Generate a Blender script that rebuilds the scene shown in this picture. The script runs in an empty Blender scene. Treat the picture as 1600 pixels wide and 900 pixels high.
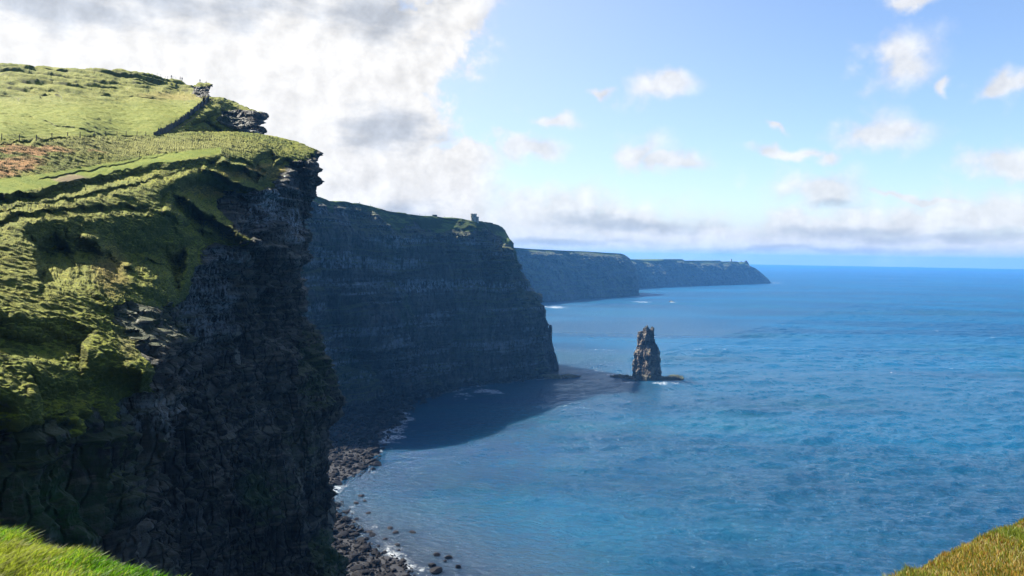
import bpy, math, random
import numpy as np
from mathutils import Matrix, Vector
R = math.radians
rng = np.random.default_rng(7)
random.seed(7)
C = bpy.context.scene.collection
SC = bpy.context.scene

# ---------------------------------------------------------------- camera
F = 1256.0                      # focal length in pixels of a 1600 wide picture
CX, CY, EYE = 800.0, 399.0, 150.0   # level line at the middle, eye height over the sea
ROLL = R(0.82)
cam = bpy.data.cameras.new('camera'); co = bpy.data.objects.new('camera', cam); C.objects.link(co)
cam.sensor_width = 36; cam.lens = 36*F/1600; cam.shift_y = -(450-CY)/1600
cam.clip_start = 0.3; cam.clip_end = 120000
cr, sr = math.cos(ROLL), math.sin(ROLL)
co.matrix_world = Matrix(((cr, -sr, 0, 0), (0, 0, -1, 0), (sr, cr, 0, EYE), (0, 0, 0, 1)))
SC.camera = co

def unp(px, py, Y):
    """point in the world on the sight line (px, py) at distance Y ahead"""
    px, py, Y = np.asarray(px, float), np.asarray(py, float), np.asarray(Y, float)
    x, y = (px-CX)/F, (CY-py)/F
    return np.stack([(x*cr-y*sr)*Y, Y+0*x, EYE+(x*sr+y*cr)*Y], -1)
def sea(px, py, z=0.0):
    x, y = (np.asarray(px, float)-CX)/F, (CY-np.asarray(py, float))/F
    k = x*sr+y*cr
    Y = (z-EYE)/k
    return np.stack([(x*cr-y*sr)*Y, Y, z+0*Y], -1)

# ---------------------------------------------------------------- light
SUN_AZ, SUN_EL = R(-60), R(43)      # azimuth from the view direction (left is negative)
sun = bpy.data.lights.new('sun', 'SUN'); so = bpy.data.objects.new('sun', sun); C.objects.link(so)
sun.energy = 5.0; sun.angle = R(0.53); sun.color = (1.0, 0.93, 0.80)
sdir = Vector((math.sin(SUN_AZ)*math.cos(SUN_EL), math.cos(SUN_AZ)*math.cos(SUN_EL), math.sin(SUN_EL)))
so.rotation_euler = sdir.to_track_quat('Z', 'Y').to_euler()
SC.view_settings.view_transform = 'Standard'; SC.view_settings.look = 'None'
SC.view_settings.exposure = 1.48; SC.view_settings.gamma = 1
SC.cycles.use_denoising = True
SC.cycles.max_bounces = 6; SC.cycles.volume_bounces = 1; SC.cycles.diffuse_bounces = 3
SC.cycles.caustics_reflective = False; SC.cycles.caustics_refractive = False
SKY_STRENGTH = 0.055

# ---------------------------------------------------------------- node helper
class NT:
    def __init__(s, tree): s.t = tree; s.n = tree.nodes; s.l = tree.links
    def node(s, typ, **kw):
        nd = s.n.new(typ)
        for k, v in kw.items(): setattr(nd, k, v)
        return nd
    def put(s, sock, v):
        if v is None: return
        if hasattr(v, 'is_linked') or isinstance(v, bpy.types.NodeSocket): s.l.new(v, sock)
        else: sock.default_value = v
    def m(s, op, a, b=None, c=None, clamp=False):
        nd = s.node('ShaderNodeMath', operation=op, use_clamp=clamp)
        s.put(nd.inputs[0], a); s.put(nd.inputs[1], b); s.put(nd.inputs[2], c)
        return nd.outputs[0]
    def v(s, op, a, b=None, c=None):
        nd = s.node('ShaderNodeVectorMath', operation=op)
        s.put(nd.inputs[0], a); s.put(nd.inputs[1], b)
        if c is not None: s.put(nd.inputs[2], c)
        return nd.outputs['Value'] if op in ('LENGTH', 'DOT_PRODUCT', 'DISTANCE') else nd.outputs[0]
    def noise(s, vec, scale, detail=4, rough=0.55, dist=0.0):
        nd = s.node('ShaderNodeTexNoise'); s.put(nd.inputs['Vector'], vec)
        nd.inputs['Scale'].default_value = scale; nd.inputs['Detail'].default_value = detail
        nd.inputs['Roughness'].default_value = rough; nd.inputs['Distortion'].default_value = dist
        return nd.outputs['Fac']
    def step(s, x, a, b, lo=0.0, hi=1.0, smooth=True):
        nd = s.node('ShaderNodeMapRange', interpolation_type='SMOOTHSTEP' if smooth else 'LINEAR')
        s.put(nd.inputs[0], x); nd.inputs[1].default_value = a; nd.inputs[2].default_value = b
        nd.inputs[3].default_value = lo; nd.inputs[4].default_value = hi
        return nd.outputs[0]
    def mix(s, f, a, b):
        nd = s.node('ShaderNodeMix', data_type='RGBA')
        s.put(nd.inputs[0], f)
        s.put(nd.inputs[6], a if not isinstance(a, tuple) else (*a, 1)); s.put(nd.inputs[7], b if not isinstance(b, tuple) else (*b, 1))
        return nd.outputs[2]
    def attr(s, name):
        nd = s.node('ShaderNodeAttribute', attribute_name=name)
        return nd.outputs['Color']
    def sep(s, c):
        nd = s.node('ShaderNodeSeparateColor'); s.put(nd.inputs[0], c); return nd.outputs
    def bump(s, h, dist, strength=1.0, nrm=None):
        nd = s.node('ShaderNodeBump'); s.put(nd.inputs['Height'], h); s.put(nd.inputs['Distance'], dist)
        s.put(nd.inputs['Strength'], strength)
        if nrm is not None: s.put(nd.inputs['Normal'], nrm)
        return nd.outputs[0]
def new_mat(name):
    m = bpy.data.materials.new(name); m.use_nodes = True
    t = NT(m.node_tree); p = m.node_tree.nodes['Principled BSDF']
    return m, t, p
def plain(name, col, rough=0.8, var=0.25, scale=3.0, metal=0.0):
    m, t, p = new_mat(name)
    tc = t.node('ShaderNodeTexCoord').outputs['Object']
    n = t.noise(tc, scale, 5)
    t.put(p.inputs['Base Color'], t.mix(n, tuple(c*(1-var) for c in col), tuple(min(1, c*(1+var)) for c in col)))
    p.inputs['Roughness'].default_value = rough; p.inputs['Metallic'].default_value = metal
    t.put(p.inputs['Normal'], t.bump(t.noise(tc, scale*6, 3), 0.02, 0.4))
    return m

# ---------------------------------------------------------------- sky: Nishita with procedural clouds
def build_world():
    w = bpy.data.worlds.new('World'); SC.world = w; w.use_nodes = True
    t = NT(w.node_tree)
    bg = w.node_tree.nodes['Background']
    sky = t.node('ShaderNodeTexSky', sky_type='NISHITA', sun_disc=False, sun_elevation=SUN_EL, sun_rotation=SUN_AZ,
                 altitude=150, air_density=1.0, dust_density=0.6, ozone_density=2.2)
    d = t.node('ShaderNodeTexCoord').outputs['Generated']
    s = t.node('ShaderNodeSeparateXYZ'); t.put(s.inputs[0], d)
    az = t.m('ARCTAN2', s.outputs[0], s.outputs[1]); el = t.m('ARCSINE', s.outputs[2])
    comb = t.node('ShaderNodeCombineXYZ'); t.put(comb.inputs[0], az); t.put(comb.inputs[1], el)
    base = comb.outputs[0]
    def ae(px, py):
        v = unp(px, py, 1.0)-np.array([0, 0, EYE]); v /= np.linalg.norm(v)
        return math.atan2(v[0], v[1]), math.asin(v[2])
    # warp for billowing edges
    wn = t.node('ShaderNodeTexNoise'); t.put(wn.inputs['Vector'], base); wn.inputs['Scale'].default_value = 13; wn.inputs['Detail'].default_value = 6; wn.inputs['Roughness'].default_value = 0.5
    wv = t.v('SCALE', t.v('SUBTRACT', wn.outputs['Color'], (0.5, 0.5, 0.5))); wv.node.inputs['Scale'].default_value = 0.11
    wz = t.v('MULTIPLY', wv, (1, 0.8, 0))
    p = t.v('ADD', base, wz)
    blobs = [(80, 60, 420, 300), (330, 60, 300, 220), (520, 70, 200, 200), (560, 210, 130, 150), (620, 190, 90, 75), (500, 330, 200, 120), (720, 5, 70, 48), (650, 110, 60, 45),
             (-300, 150, 400, 320), (640, 300, 150, 80), (740, 245, 60, 28), (300, 260, 300, 170),
             # the bank along the horizon
             (850, 335, 200, 48), (980, 350, 160, 42), (1100, 365, 160, 32), (1280, 365, 160, 28), (1420, 350, 130, 34), (1560, 335, 150, 50), (1800, 340, 200, 60), (1200, 385, 700, 26), (700, 380, 700, 60),
             # lone puffs
             (825, 228, 62, 20), (1005, 238, 52, 36), (1050, 255, 60, 20), (1032, 137, 62, 24), (1408, 92, 62, 40), (1380, 198, 70, 36), (1285, 297, 84, 38), (1210, 188, 24, 9), (1230, 232, 70, 13), (1285, 240, 34, 20),
             (1590, 130, 40, 18), (1575, 245, 70, 24), (1450, 298, 110, 8), (1410, 5, 40, 12), (1487, 122, 14, 14), (945, 130, 20, 9), (870, 185, 50, 14),
             # beyond the frame
             (300, -350, 420, 160), (1000, -420, 300, 80), (1500, -300, 160, 60), (2100, 150, 250, 90), (-900, 0, 500, 300)]
    def minlen(lst, vec):
        acc = None
        for (bx, by, rx, ry) in lst:
            a, e = ae(bx, by)
            k = math.cos(e) if abs(e) < 1.2 else 0.4
            q = t.node('ShaderNodeVectorMath', operation='MULTIPLY_ADD')
            t.put(q.inputs[0], vec)
            sx, sy = F/rx*0.9, F/ry*0.9
            q.inputs[1].default_value = (sx, sy, 0); q.inputs[2].default_value = (-a*sx, -e*sy, 0)
            l = t.v('LENGTH', q.outputs[0])
            acc = l if acc is None else t.m('MINIMUM', acc, l)
        return acc
    ml = minlen(blobs, p)
    fb = t.noise(base, 26, 8, 0.60, 0.1)
    fb2 = t.noise(t.v('MULTIPLY', base, (1, 2.2, 1)), 7, 5, 0.55)
    dens = t.m('ADD', t.m('SUBTRACT', 1.05, ml), t.m('MULTIPLY', t.m('SUBTRACT', fb, 0.5), 1.5))
    dens = t.m('ADD', dens, t.m('MULTIPLY', t.m('SUBTRACT', fb2, 0.5), 0.7))
    bank = t.step(az, 0.06, -0.06)
    mask = t.m('MULTIPLY', t.m('MAXIMUM', t.step(dens, -0.12, 0.80), t.m('MULTIPLY', bank, t.step(dens, -0.02, 0.34))), t.m('MAXIMUM', bank, t.step(ml, 1.2, 0.3, 0.40, 0.84)))
    # scattered clouds behind the photographer
    back = t.step(s.outputs[1], 0.15, -0.25)
    bc = t.m('MULTIPLY', t.step(t.noise(d, 2.4, 6), 0.58, 0.72), t.m('MULTIPLY', back, 0.5))
    mask = t.m('MAXIMUM', mask, bc)
    mask = t.m('MULTIPLY', mask, t.step(s.outputs[2], -0.02, 0.0))
    # grey undersides
    greys = [(608, 205, 75, 38), (590, 22, 90, 42), (60, 10, 150, 30), (1000, 352, 120, 12), (900, 345, 70, 14), (1330, 365, 140, 10), (1480, 372, 150, 9), (1310, 318, 44, 9), (850, 378, 160, 7), (1250, 392, 200, 6), (640, 330, 60, 20), (120, -40, 400, 50)]
    gn = t.noise(t.v('MULTIPLY', base, (1, 2.5, 1)), 16, 6, 0.55)
    g = t.step(t.m('ADD', minlen(greys, t.v('ADD', base, t.v('MULTIPLY', wz, (1, 0.25, 0)))), t.m('MULTIPLY', t.m('SUBTRACT', gn, 0.5), -2.2)), 1.25, 0.1)
    lat = t.noise(t.v('ADD', base, (0.014, -0.011, 0)), 26, 8, 0.60, 0.1)
    lit = t.m('ADD', t.m('MULTIPLY', t.m('SUBTRACT', fb, lat), 0.7), t.m('MULTIPLY', t.m('SUBTRACT', fb2, 0.5), 0.35))
    br = t.m('ADD', t.m('SUBTRACT', 1.0, t.m('MULTIPLY', g, 0.24)), lit)
    br = t.m('ADD', br, t.m('MULTIPLY', t.step(az, 0.15, -0.5), 0.15))
    br = t.m('MAXIMUM', br, 0.35)
    K = 1.0/SKY_STRENGTH
    ccol = t.mix(g, (0.325*K, 0.321*K, 0.317*K), (0.255*K, 0.272*K, 0.300*K))
    ccol = t.v('SCALE', ccol); t.put(ccol.node.inputs['Scale'], br)
    # Nishita, a little brightened toward the deep clear blue of the day
    sk = t.v('MULTIPLY', sky.outputs[0], (1.18, 1.24, 1.38))
    # thin high veil near the sun side
    back_dim = t.m('SUBTRACT', 1.0, t.m('MULTIPLY', back, 0.45)); sk = t.v('SCALE', sk); t.put(sk.node.inputs['Scale'], back_dim)  # dims the unseen sky behind the camera to lower ambient on shaded faces
    veil = t.m('MULTIPLY', t.step(az, 0.52, -0.4), 0.50)
    veil = t.m('MULTIPLY', veil, t.step(s.outputs[1], -0.2, 0.2))
    sk = t.mix(veil, sk, (0.30*K, 0.31*K, 0.32*K))
    low = t.m('MULTIPLY', t.step(el, 0.075, 0.0, 0.0, 0.85), t.step(s.outputs[1], -0.2, 0.3, 0.3, 1.0))
    sk = t.mix(low, sk, (0.27*K, 0.29*K, 0.315*K))
    out = t.mix(mask, sk, ccol)
    t.put(bg.inputs['Color'], out); bg.inputs['Strength'].default_value = SKY_STRENGTH
    w.cycles.sampling_method = 'MANUAL'; w.cycles.sample_map_resolution = 512
build_world()

# ---------------------------------------------------------------- numpy noise
def _h(ix, iy, iz, seed):
    h = (ix.astype(np.uint32)*np.uint32(73856093)) ^ (iy.astype(np.uint32)*np.uint32(19349663)) ^ (iz.astype(np.uint32)*np.uint32(83492791)) ^ np.uint32((seed*2654435761) & 0xffffffff)
    h ^= h >> np.uint32(15); h *= np.uint32(2246822519); h ^= h >> np.uint32(13); h *= np.uint32(3266489917); h ^= h >> np.uint32(16)
    return (h & np.uint32(0xffffff)).astype(np.float32)*np.float32(2/16777216.0)-1
def vnoise(x, y, z, seed=0):
    ix, iy, iz = np.floor(x).astype(np.int64), np.floor(y).astype(np.int64), np.floor(z).astype(np.int64)
    fx, fy, fz = (x-ix).astype(np.float32), (y-iy).astype(np.float32), (z-iz).astype(np.float32)
    ux, uy, uz = (f*f*f*(f*(f*6-15)+10) for f in (fx, fy, fz))
    def L(a, b, u): return a+(b-a)*u
    c = [[[_h(ix+i, iy+j, iz+k, seed) for k in (0, 1)] for j in (0, 1)] for i in (0, 1)]
    a = L(L(c[0][0][0], c[1][0][0], ux), L(c[0][1][0], c[1][1][0], ux), uy)
    b = L(L(c[0][0][1], c[1][0][1], ux), L(c[0][1][1], c[1][1][1], ux), uy)
    return L(a, b, uz)
def fbm(P, sc, octv=4, seed=0, gain=0.5, ridged=False):
    sc = (sc, sc, sc) if np.isscalar(sc) else sc
    x, y, z = P[..., 0]/sc[0], P[..., 1]/sc[1], P[..., 2]/sc[2]
    out = np.zeros(x.shape, np.float32); a = 1.0; tot = 0
    for o in range(octv):
        n = vnoise(x+17.3*o, y-9.1*o, z+5.7*o, seed+o)
        if ridged: n = 1-2*np.abs(n)
        out += a*n; tot += a; a *= gain; x, y, z = x*2.03, y*2.03, z*2.03
    return out/tot
def sstep(x, a, b):
    q = np.clip((x-a)/(b-a), 0, 1); return q*q*(3-2*q)

# ---------------------------------------------------------------- mesh helpers
def link_mesh(name, V, faces, mat=None, parent=None, smooth=True, attrs=None):
    V = np.asarray(V, np.float32).reshape(-1, 3); faces = np.asarray(faces, np.int32); k = faces.shape[1]
    me = bpy.data.meshes.new(name)
    me.vertices.add(len(V)); me.vertices.foreach_set('co', V.ravel())
    me.loops.add(faces.size); me.loops.foreach_set('vertex_index', faces.ravel())
    me.polygons.add(len(faces)); me.polygons.foreach_set('loop_start', np.arange(0, faces.size, k, dtype=np.int32))
    me.polygons.foreach_set('loop_total', np.full(len(faces), k, np.int32))
    me.polygons.foreach_set('use_smooth', np.full(len(faces), smooth, bool))
    me.update(calc_edges=True)
    if attrs:
        for an, arr in attrs.items():
            arr = np.asarray(arr, np.float32).reshape(len(V), -1)
            if arr.shape[1] == 3: arr = np.concatenate([arr, np.ones((len(V), 1), np.float32)], 1)
            a = me.color_attributes.new(an, 'FLOAT_COLOR', 'POINT'); a.data.foreach_set('color', arr.ravel())
    if mat: me.materials.append(mat)
    o = bpy.data.objects.new(name, me); C.objects.link(o)
    if parent: o.parent = parent
    return o
def grid_faces(nv, nu, flip=False):
    i = np.arange(nv*nu).reshape(nv, nu)
    f = np.stack([i[:-1, :-1], i[1:, :-1], i[1:, 1:], i[:-1, 1:]], -1).reshape(-1, 4)
    return f[:, ::-1] if flip else f
def structure(o): o['kind'] = 'structure'; return o
def thing(o, label, cat, group=None):
    o['label'] = label; o['category'] = cat
    if group: o['group'] = group
    return o
def empty(name, loc, label, cat, group=None, rz=0):
    o = bpy.data.objects.new(name, None); C.objects.link(o); o.location = Vector([float(v) for v in loc]); o.rotation_euler = (0, 0, rz)
    o.empty_display_size = 0.5
    return thing(o, label, cat, group)

def rbf(pts, X, Y, smooth=1e-3):
    """thin plate interpolation of log distance"""
    pts = np.array(pts, float); n = len(pts); S = 100.0
    p = pts[:, :2]/S; v = np.log(pts[:, 2])
    def K(r2): return 0.5*r2*np.log(r2+1e-9)
    d2 = ((p[:, None]-p[None])**2).sum(-1)
    A = np.zeros((n+3, n+3)); A[:n, :n] = K(d2)+np.eye(n)*smooth; A[:n, n] = 1; A[:n, n+1:] = p; A[n, :n] = 1; A[n+1:, :n] = p.T
    w = np.linalg.solve(A, np.concatenate([v, [0, 0, 0]]))
    out = w[n]+w[n+1]*X/S+w[n+2]*Y/S
    for i in range(n):
        out += w[i]*K((X/S-p[i, 0])**2+(Y/S-p[i, 1])**2)
    return np.exp(out)

def curve(pts, q, axis):
    pts = np.array(pts, float); c = pts[:, axis]; c = (c-c[0])/(c[-1]-c[0])
    return np.stack([np.interp(q, c, pts[:, 0]), np.interp(q, c, pts[:, 1])], -1)
def arc(pts, q):
    pts = np.array(pts, float); l = np.concatenate([[0], np.cumsum(np.hypot(*np.diff(pts, axis=0).T))]); l /= l[-1]
    return np.stack([np.interp(q, l, pts[:, 0]), np.interp(q, l, pts[:, 1])], -1)
def inpoly(x, y, poly):
    r = np.zeros(x.shape, bool); n = len(poly)
    for i in range(n):
        x0, y0 = poly[i]; x1, y1 = poly[(i+1) % n]
        if y0 == y1: continue
        c = ((y0 > y) != (y1 > y)) & (x < (x1-x0)*(y-y0)/(y1-y0)+x0); r ^= c
    return r
def blob(x, y, cx, cy, rx, ry): return np.clip(1-((x-cx)/rx)**2-((y-cy)/ry)**2, 0, 1)

def blur(a, n):
    for _ in range(n):
        a = np.concatenate([a[:1], (a[:-2]+2*a[1:-1]+a[2:])/4, a[-1:]], 0)
        a = np.concatenate([a[:, :1], (a[:, :-2]+2*a[:, 1:-1]+a[:, 2:])/4, a[:, -1:]], 1)
    return a
def normals(P):
    du = np.gradient(P, axis=1); dv = np.gradient(P, axis=0)
    n = np.cross(dv, du); n /= np.linalg.norm(n, axis=-1, keepdims=True)+1e-9
    return n

GROUND = {}
def ground_at(name, px, py):
    gx, gy, G = GROUND[name]; i = np.argmin((gx-px)**2+(gy-py)**2+1e-4*G[..., 1]); return G.reshape(-1, 3)[i].astype(float)
def crest_at(name, px, w=1.2):
    gx, gy, G = GROUND[name]; m = np.where(np.abs(gx-px) < w, gy, 1e9); i = np.argmin(m); return G.reshape(-1, 3)[i].astype(float)
def sheet(name, top, right, bottom, left, pts, S, T, disp, attrs, mat, sk, rnd=None, feat=None, right_arc=True):
    """terrain whose front is laid out over a four sided patch, then carried on over its crest (sk['top']),
    round its seaward end (sk['right']), inland (sk['left']) and down to the sea bed (sk['bottom'])"""
    tp, bt = curve(top, S, 0), curve(bottom, S, 0)
    rt = curve(right, T, 1); lf = curve(left, T, 1)
    s, t = S[None, :, None], T[:, None, None]
    P = (1-t)*tp[None]+t*bt[None]+(1-s)*lf[:, None]+s*rt[:, None]
    P -= (1-s)*(1-t)*tp[0]+s*(1-t)*tp[-1]+(1-s)*t*bt[0]+s*t*bt[-1]
    px, py = P[..., 0], P[..., 1]
    D = rbf(pts, px, py)
    if feat: D = D+feat(px, py, D)
    if rnd:
        q = np.clip((S-(1-rnd[0]))/rnd[0], 0, 1)[None, :]; D = D+rnd[1]*(1-np.sqrt(np.maximum(1-q**2, 0)))
        if len(rnd) > 2:
            q = np.clip((rnd[2]-T)/rnd[2], 0, 1)[:, None]; D = D+rnd[3]*(1-np.sqrt(np.maximum(1-q**2, 0)))
    G = unp(px, py, D)
    def ext(G, px, py, steps, dirv, axis, end, drop=None):
        e = np.take(G, [-1 if end else 0], axis=axis)
        rows = []
        for k, (dist, dz) in enumerate(steps):
            q = e.copy(); q[..., 0] += dirv[0]*dist; q[..., 1] += dirv[1]*dist; q[..., 2] += dz; rows.append(q)
        if drop is not None:
            for k in range(1, drop[0]+1):
                q = e.copy(); f = k/drop[0]; q[..., 2] = e[..., 2]*(1-f)+drop[1]*f; q[..., 0] += dirv[0]*f; q[..., 1] += dirv[1]*f; rows.append(q)
        R_ = np.concatenate(rows, axis)
        w = [(0, 0), (0, 0)]; w[axis] = (0, len(rows)) if end else (len(rows), 0)
        if not end: R_ = np.flip(R_, axis)
        G = np.concatenate([G, R_] if end else [R_, G], axis)
        return G, np.pad(px, w, mode='edge'), np.pad(py, w, mode='edge')
    if 'right' in sk: G, px, py = ext(G, px, py, sk['right'][1], sk['right'][0], 1, True)
    if 'left' in sk: G, px, py = ext(G, px, py, sk['left'][1], sk['left'][0], 1, False)
    if 'top' in sk: G, px, py = ext(G, px, py, sk['top'][1], sk['top'][0], 0, False)
    if 'bottom' in sk: G, px, py = ext(G, px, py, [], sk['bottom'][0], 0, True, drop=sk['bottom'][1])
    N = normals(blur(G, 3))
    A = attrs(px, py, G, N)
    G = disp(G, N, A, px, py)
    nv, nu = px.shape
    r_ = G-np.array([0, 0, EYE]); a_ = r_[..., 0]/r_[..., 1]; b_ = r_[..., 2]/r_[..., 1]
    GROUND[name] = (CX+F*(a_*cr+b_*sr), CY-F*(b_*cr-a_*sr), G)
    o = link_mesh(name, G, grid_faces(nv, nu, flip=False), mat, attrs={k: v for k, v in A.items() if k[0] == 'c'})
    return structure(o)

# ---------------------------------------------------------------- terrain material
def terrain_material(name, k=1.0, turf=(1, 1, 1), stone=(1, 1, 1), band=1.0):
    """k scales the detail: 1 for the cliff close by, larger for the ones far away.
    ca = (rock, moss, white wash), cb = (bracken, mown path, dry grass), cc = (bare soil, bright moss, darker rock)"""
    m, t, p = new_mat(name)
    pos = t.node('ShaderNodeNewGeometry').outputs['Position']
    nrm = t.node('ShaderNodeNewGeometry').outputs['Normal']
    ca, cb, cc = (t.sep(t.attr(a)) for a in ('ca', 'cb', 'cc'))
    # grass
    g1, g2, g3 = t.noise(pos, 0.045/k, 5, 0.6), t.noise(pos, 0.35/k, 6, 0.65), t.noise(t.v('MULTIPLY', pos, (1, 1, 1.8)), 2.2/k, 5, 0.7)
    grass = t.mix(t.step(g1, 0.35, 0.65), (0.150, 0.205, 0.009), (0.235, 0.275, 0.012))
    grass = t.mix(t.step(g2, 0.42, 0.68), grass, (0.275, 0.290, 0.035))
    grass = t.mix(t.m('MULTIPLY', t.step(g3, 0.56, 0.40), 0.65), grass, (0.055, 0.085, 0.015))
    grass = t.mix(t.m('MULTIPLY', cb[2], t.step(g3, 0.3, 0.6)), grass, (0.25, 0.27, 0.06))
    br = t.mix(g3, (0.26, 0.12, 0.035), (0.46, 0.28, 0.12))
    grass = t.mix(cb[0], grass, br)
    pathc = t.mix(t.step(g2, 0.35, 0.65), (0.135, 0.205, 0.008), (0.19, 0.245, 0.012))
    grass = t.mix(cb[1], grass, pathc)
    grass = t.mix(cc[0], grass, t.mix(g3, (0.15, 0.11, 0.06), (0.32, 0.28, 0.19)))
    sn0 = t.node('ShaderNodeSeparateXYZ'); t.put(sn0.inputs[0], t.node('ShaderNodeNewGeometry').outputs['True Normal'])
    steep_shade = t.step(t.m('ADD', sn0.outputs[2], t.m('MULTIPLY', t.m('SUBTRACT', g2, 0.5), 0.5)), 0.80, 0.50)
    grass = t.mix(t.m('MULTIPLY', steep_shade, 0.85), grass, t.mix(g3, (0.030, 0.048, 0.010), (0.085, 0.085, 0.022)))  # steep banks painted darker olive, putting shade into the turf colour
    grass = t.v('MULTIPLY', grass, turf)
    # rock, laid down in level beds
    s = t.node('ShaderNodeSeparateXYZ'); t.put(s.inputs[0], pos)
    warp = t.m('ADD', s.outputs[2], t.m('MULTIPLY', t.noise(pos, 0.06/k, 3), 3.0*k))
    cv = t.node('ShaderNodeCombineXYZ'); t.put(cv.inputs[0], t.m('MULTIPLY', s.outputs[0], 0.03/k)); t.put(cv.inputs[1], t.m('MULTIPLY', s.outputs[1], 0.03/k)); t.put(cv.inputs[2], t.m('MULTIPLY', warp, 0.55/k))
    beds = t.noise(cv.outputs[0], 1.0, 6, 0.7)
    big = t.noise(pos, 0.05/k, 5, 0.6)
    fine = t.noise(t.v('MULTIPLY', pos, (1, 1, 2.2)), 0.9/k, 7, 0.7)
    drip = t.noise(t.v('MULTIPLY', pos, (1, 1, 0.10)), 0.55/k, 5, 0.7)
    rock = t.mix(t.m('MULTIPLY', t.step(beds, 0.35, 0.65), band) if band < 1 else t.step(beds, 0.35, 0.65), (0.020, 0.017, 0.016), (0.120, 0.098, 0.076))
    rock = t.mix(t.m('MULTIPLY', t.step(big, 0.45, 0.62), 0.55), rock, (0.030, 0.031, 0.034))
    rock = t.mix(t.m('MULTIPLY', t.step(fine, 0.54, 0.74), 0.40), rock, (0.19, 0.165, 0.135))
    rock = t.mix(t.m('MULTIPLY', t.step(drip, 0.52, 0.36), 0.75), rock, (0.014, 0.015, 0.017))
    vo = t.node('ShaderNodeTexVoronoi', feature='DISTANCE_TO_EDGE'); t.put(vo.inputs['Vector'], t.v('ADD', t.v('MULTIPLY', pos, (1, 1, 0.42)), t.v('MULTIPLY', t.node('ShaderNodeTexNoise').outputs['Color'], (1.5*k, 1.5*k, 1.5*k)))); vo.inputs['Scale'].default_value = 0.42/k
    for l_ in vo.inputs['Vector'].links[0].from_node.inputs[1].links: l_.from_node.inputs[0].links[0].from_node.inputs['Scale'].default_value = 0.25/k; t.put(l_.from_node.inputs[0].links[0].from_node.inputs['Vector'], pos)
    vc = t.node('ShaderNodeTexVoronoi'); t.put(vc.inputs['Vector'], vo.inputs['Vector'].links[0].from_socket); vc.inputs['Scale'].default_value = 0.42/k
    cell = t.sep(vc.outputs['Color'])
    gap = t.step(vo.outputs['Distance'], 0.10, 0.0)
    blk = t.step(t.noise(pos, 0.13/k, 4, 0.6), 0.40, 0.62)
    rock = t.mix(t.m('MULTIPLY', t.m('MULTIPLY', t.step(cell[0], 0.45, 0.95), blk), 0.75), rock, (0.20, 0.18, 0.155))
    v2 = t.node('ShaderNodeTexVoronoi'); t.put(v2.inputs['Vector'], t.v('MULTIPLY', vo.inputs['Vector'].links[0].from_socket, (1, 1, 0.8))); v2.inputs['Scale'].default_value = 0.13/k
    c2_ = t.sep(v2.outputs['Color'])
    if k == 1.0: rock = t.mix(t.m('MULTIPLY', t.step(beds, 0.53, 0.60), 0.6), rock, (0.23, 0.19, 0.145))
    sc_ = t.v('SCALE', rock); t.put(sc_.node.inputs['Scale'], t.m('ADD', 0.45, t.m('MULTIPLY', c2_[0], 1.5))); rock = sc_
    rock = t.mix(t.m('MULTIPLY', gap, 0.7), rock, (0.010, 0.010, 0.012))
    rock = t.mix(t.m('MULTIPLY', ca[1], t.step(t.noise(pos, 0.5/k, 5, 0.7), 0.38, 0.58)), rock, t.mix(fine, (0.020, 0.040, 0.010), (0.060, 0.085, 0.018)))
    rock = t.mix(t.m('MULTIPLY', cc[1], t.step(fine, 0.25, 0.55)), rock, t.mix(g3, (0.018, 0.075, 0.008), (0.05, 0.13, 0.015)))
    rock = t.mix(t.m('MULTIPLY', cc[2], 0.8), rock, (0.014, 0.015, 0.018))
    wh = t.m('MULTIPLY', ca[2], t.step(t.m('ADD', t.m('MULTIPLY', t.noise(t.v('MULTIPLY', pos, (1, 1, 0.22)), 1.5/k, 6, 0.75), 1.0), t.m('MULTIPLY', beds, 0.3)), 0.60, 0.70))
    rock = t.mix(wh, rock, (0.52, 0.56, 0.62))
    rock = t.v('MULTIPLY', rock, stone)
    # turf holds on the flatter ledges of the rock
    if k == 1.0: beds = t.m('MULTIPLY', beds, t.step(s.outputs[2], 70, 150, 0.12, 1.0))
    sn = t.node('ShaderNodeSeparateXYZ'); t.put(sn.inputs[0], nrm)
    ledge = t.m('MULTIPLY', t.step(t.m('ADD', sn.outputs[2], t.m('MULTIPLY', t.m('SUBTRACT', fine, 0.5), 0.5)), 0.50, 0.72), 0.75)
    rk = t.step(t.m('ADD', ca[0], t.m('MULTIPLY', t.m('SUBTRACT', t.noise(pos, 0.9/k, 6, 0.7), 0.5), 1.1)), 0.42, 0.60)
    rk2 = t.m('MULTIPLY', rk, t.m('SUBTRACT', 1.0, t.m('MULTIPLY', ledge, t.step(ca[1], 0.0, 0.3, 0.35, 1.0))))
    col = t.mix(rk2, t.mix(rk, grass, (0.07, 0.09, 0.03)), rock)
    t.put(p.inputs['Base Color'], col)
    t.put(p.inputs['Roughness'], t.mix(rk, (0.85, 0.85, 0.85), (0.62, 0.62, 0.62)))
    p.inputs['Specular IOR Level'].default_value = 0.25
    hg = t.m('ADD', t.m('MULTIPLY', g3, 0.55*k), t.m('MULTIPLY', t.noise(pos, 7/k, 3, 0.7), 0.22*k))
    crack = t.noise(t.v('MULTIPLY', pos, (1, 1, 0.30)), 0.8/k, 6, 0.72)
    hr = t.m('ADD', t.m('MULTIPLY', beds, 1.9*k), t.m('ADD', t.m('MULTIPLY', fine, 1.3*k), t.m('MULTIPLY', crack, 1.3*k)))
    hr = t.m('ADD', hr, t.m('ADD', t.m('ADD', t.m('MULTIPLY', cell[1], 1.3*k), t.m('MULTIPLY', c2_[1], 2.2*k)), t.m('MULTIPLY', gap, -1.0*k)))
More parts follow.
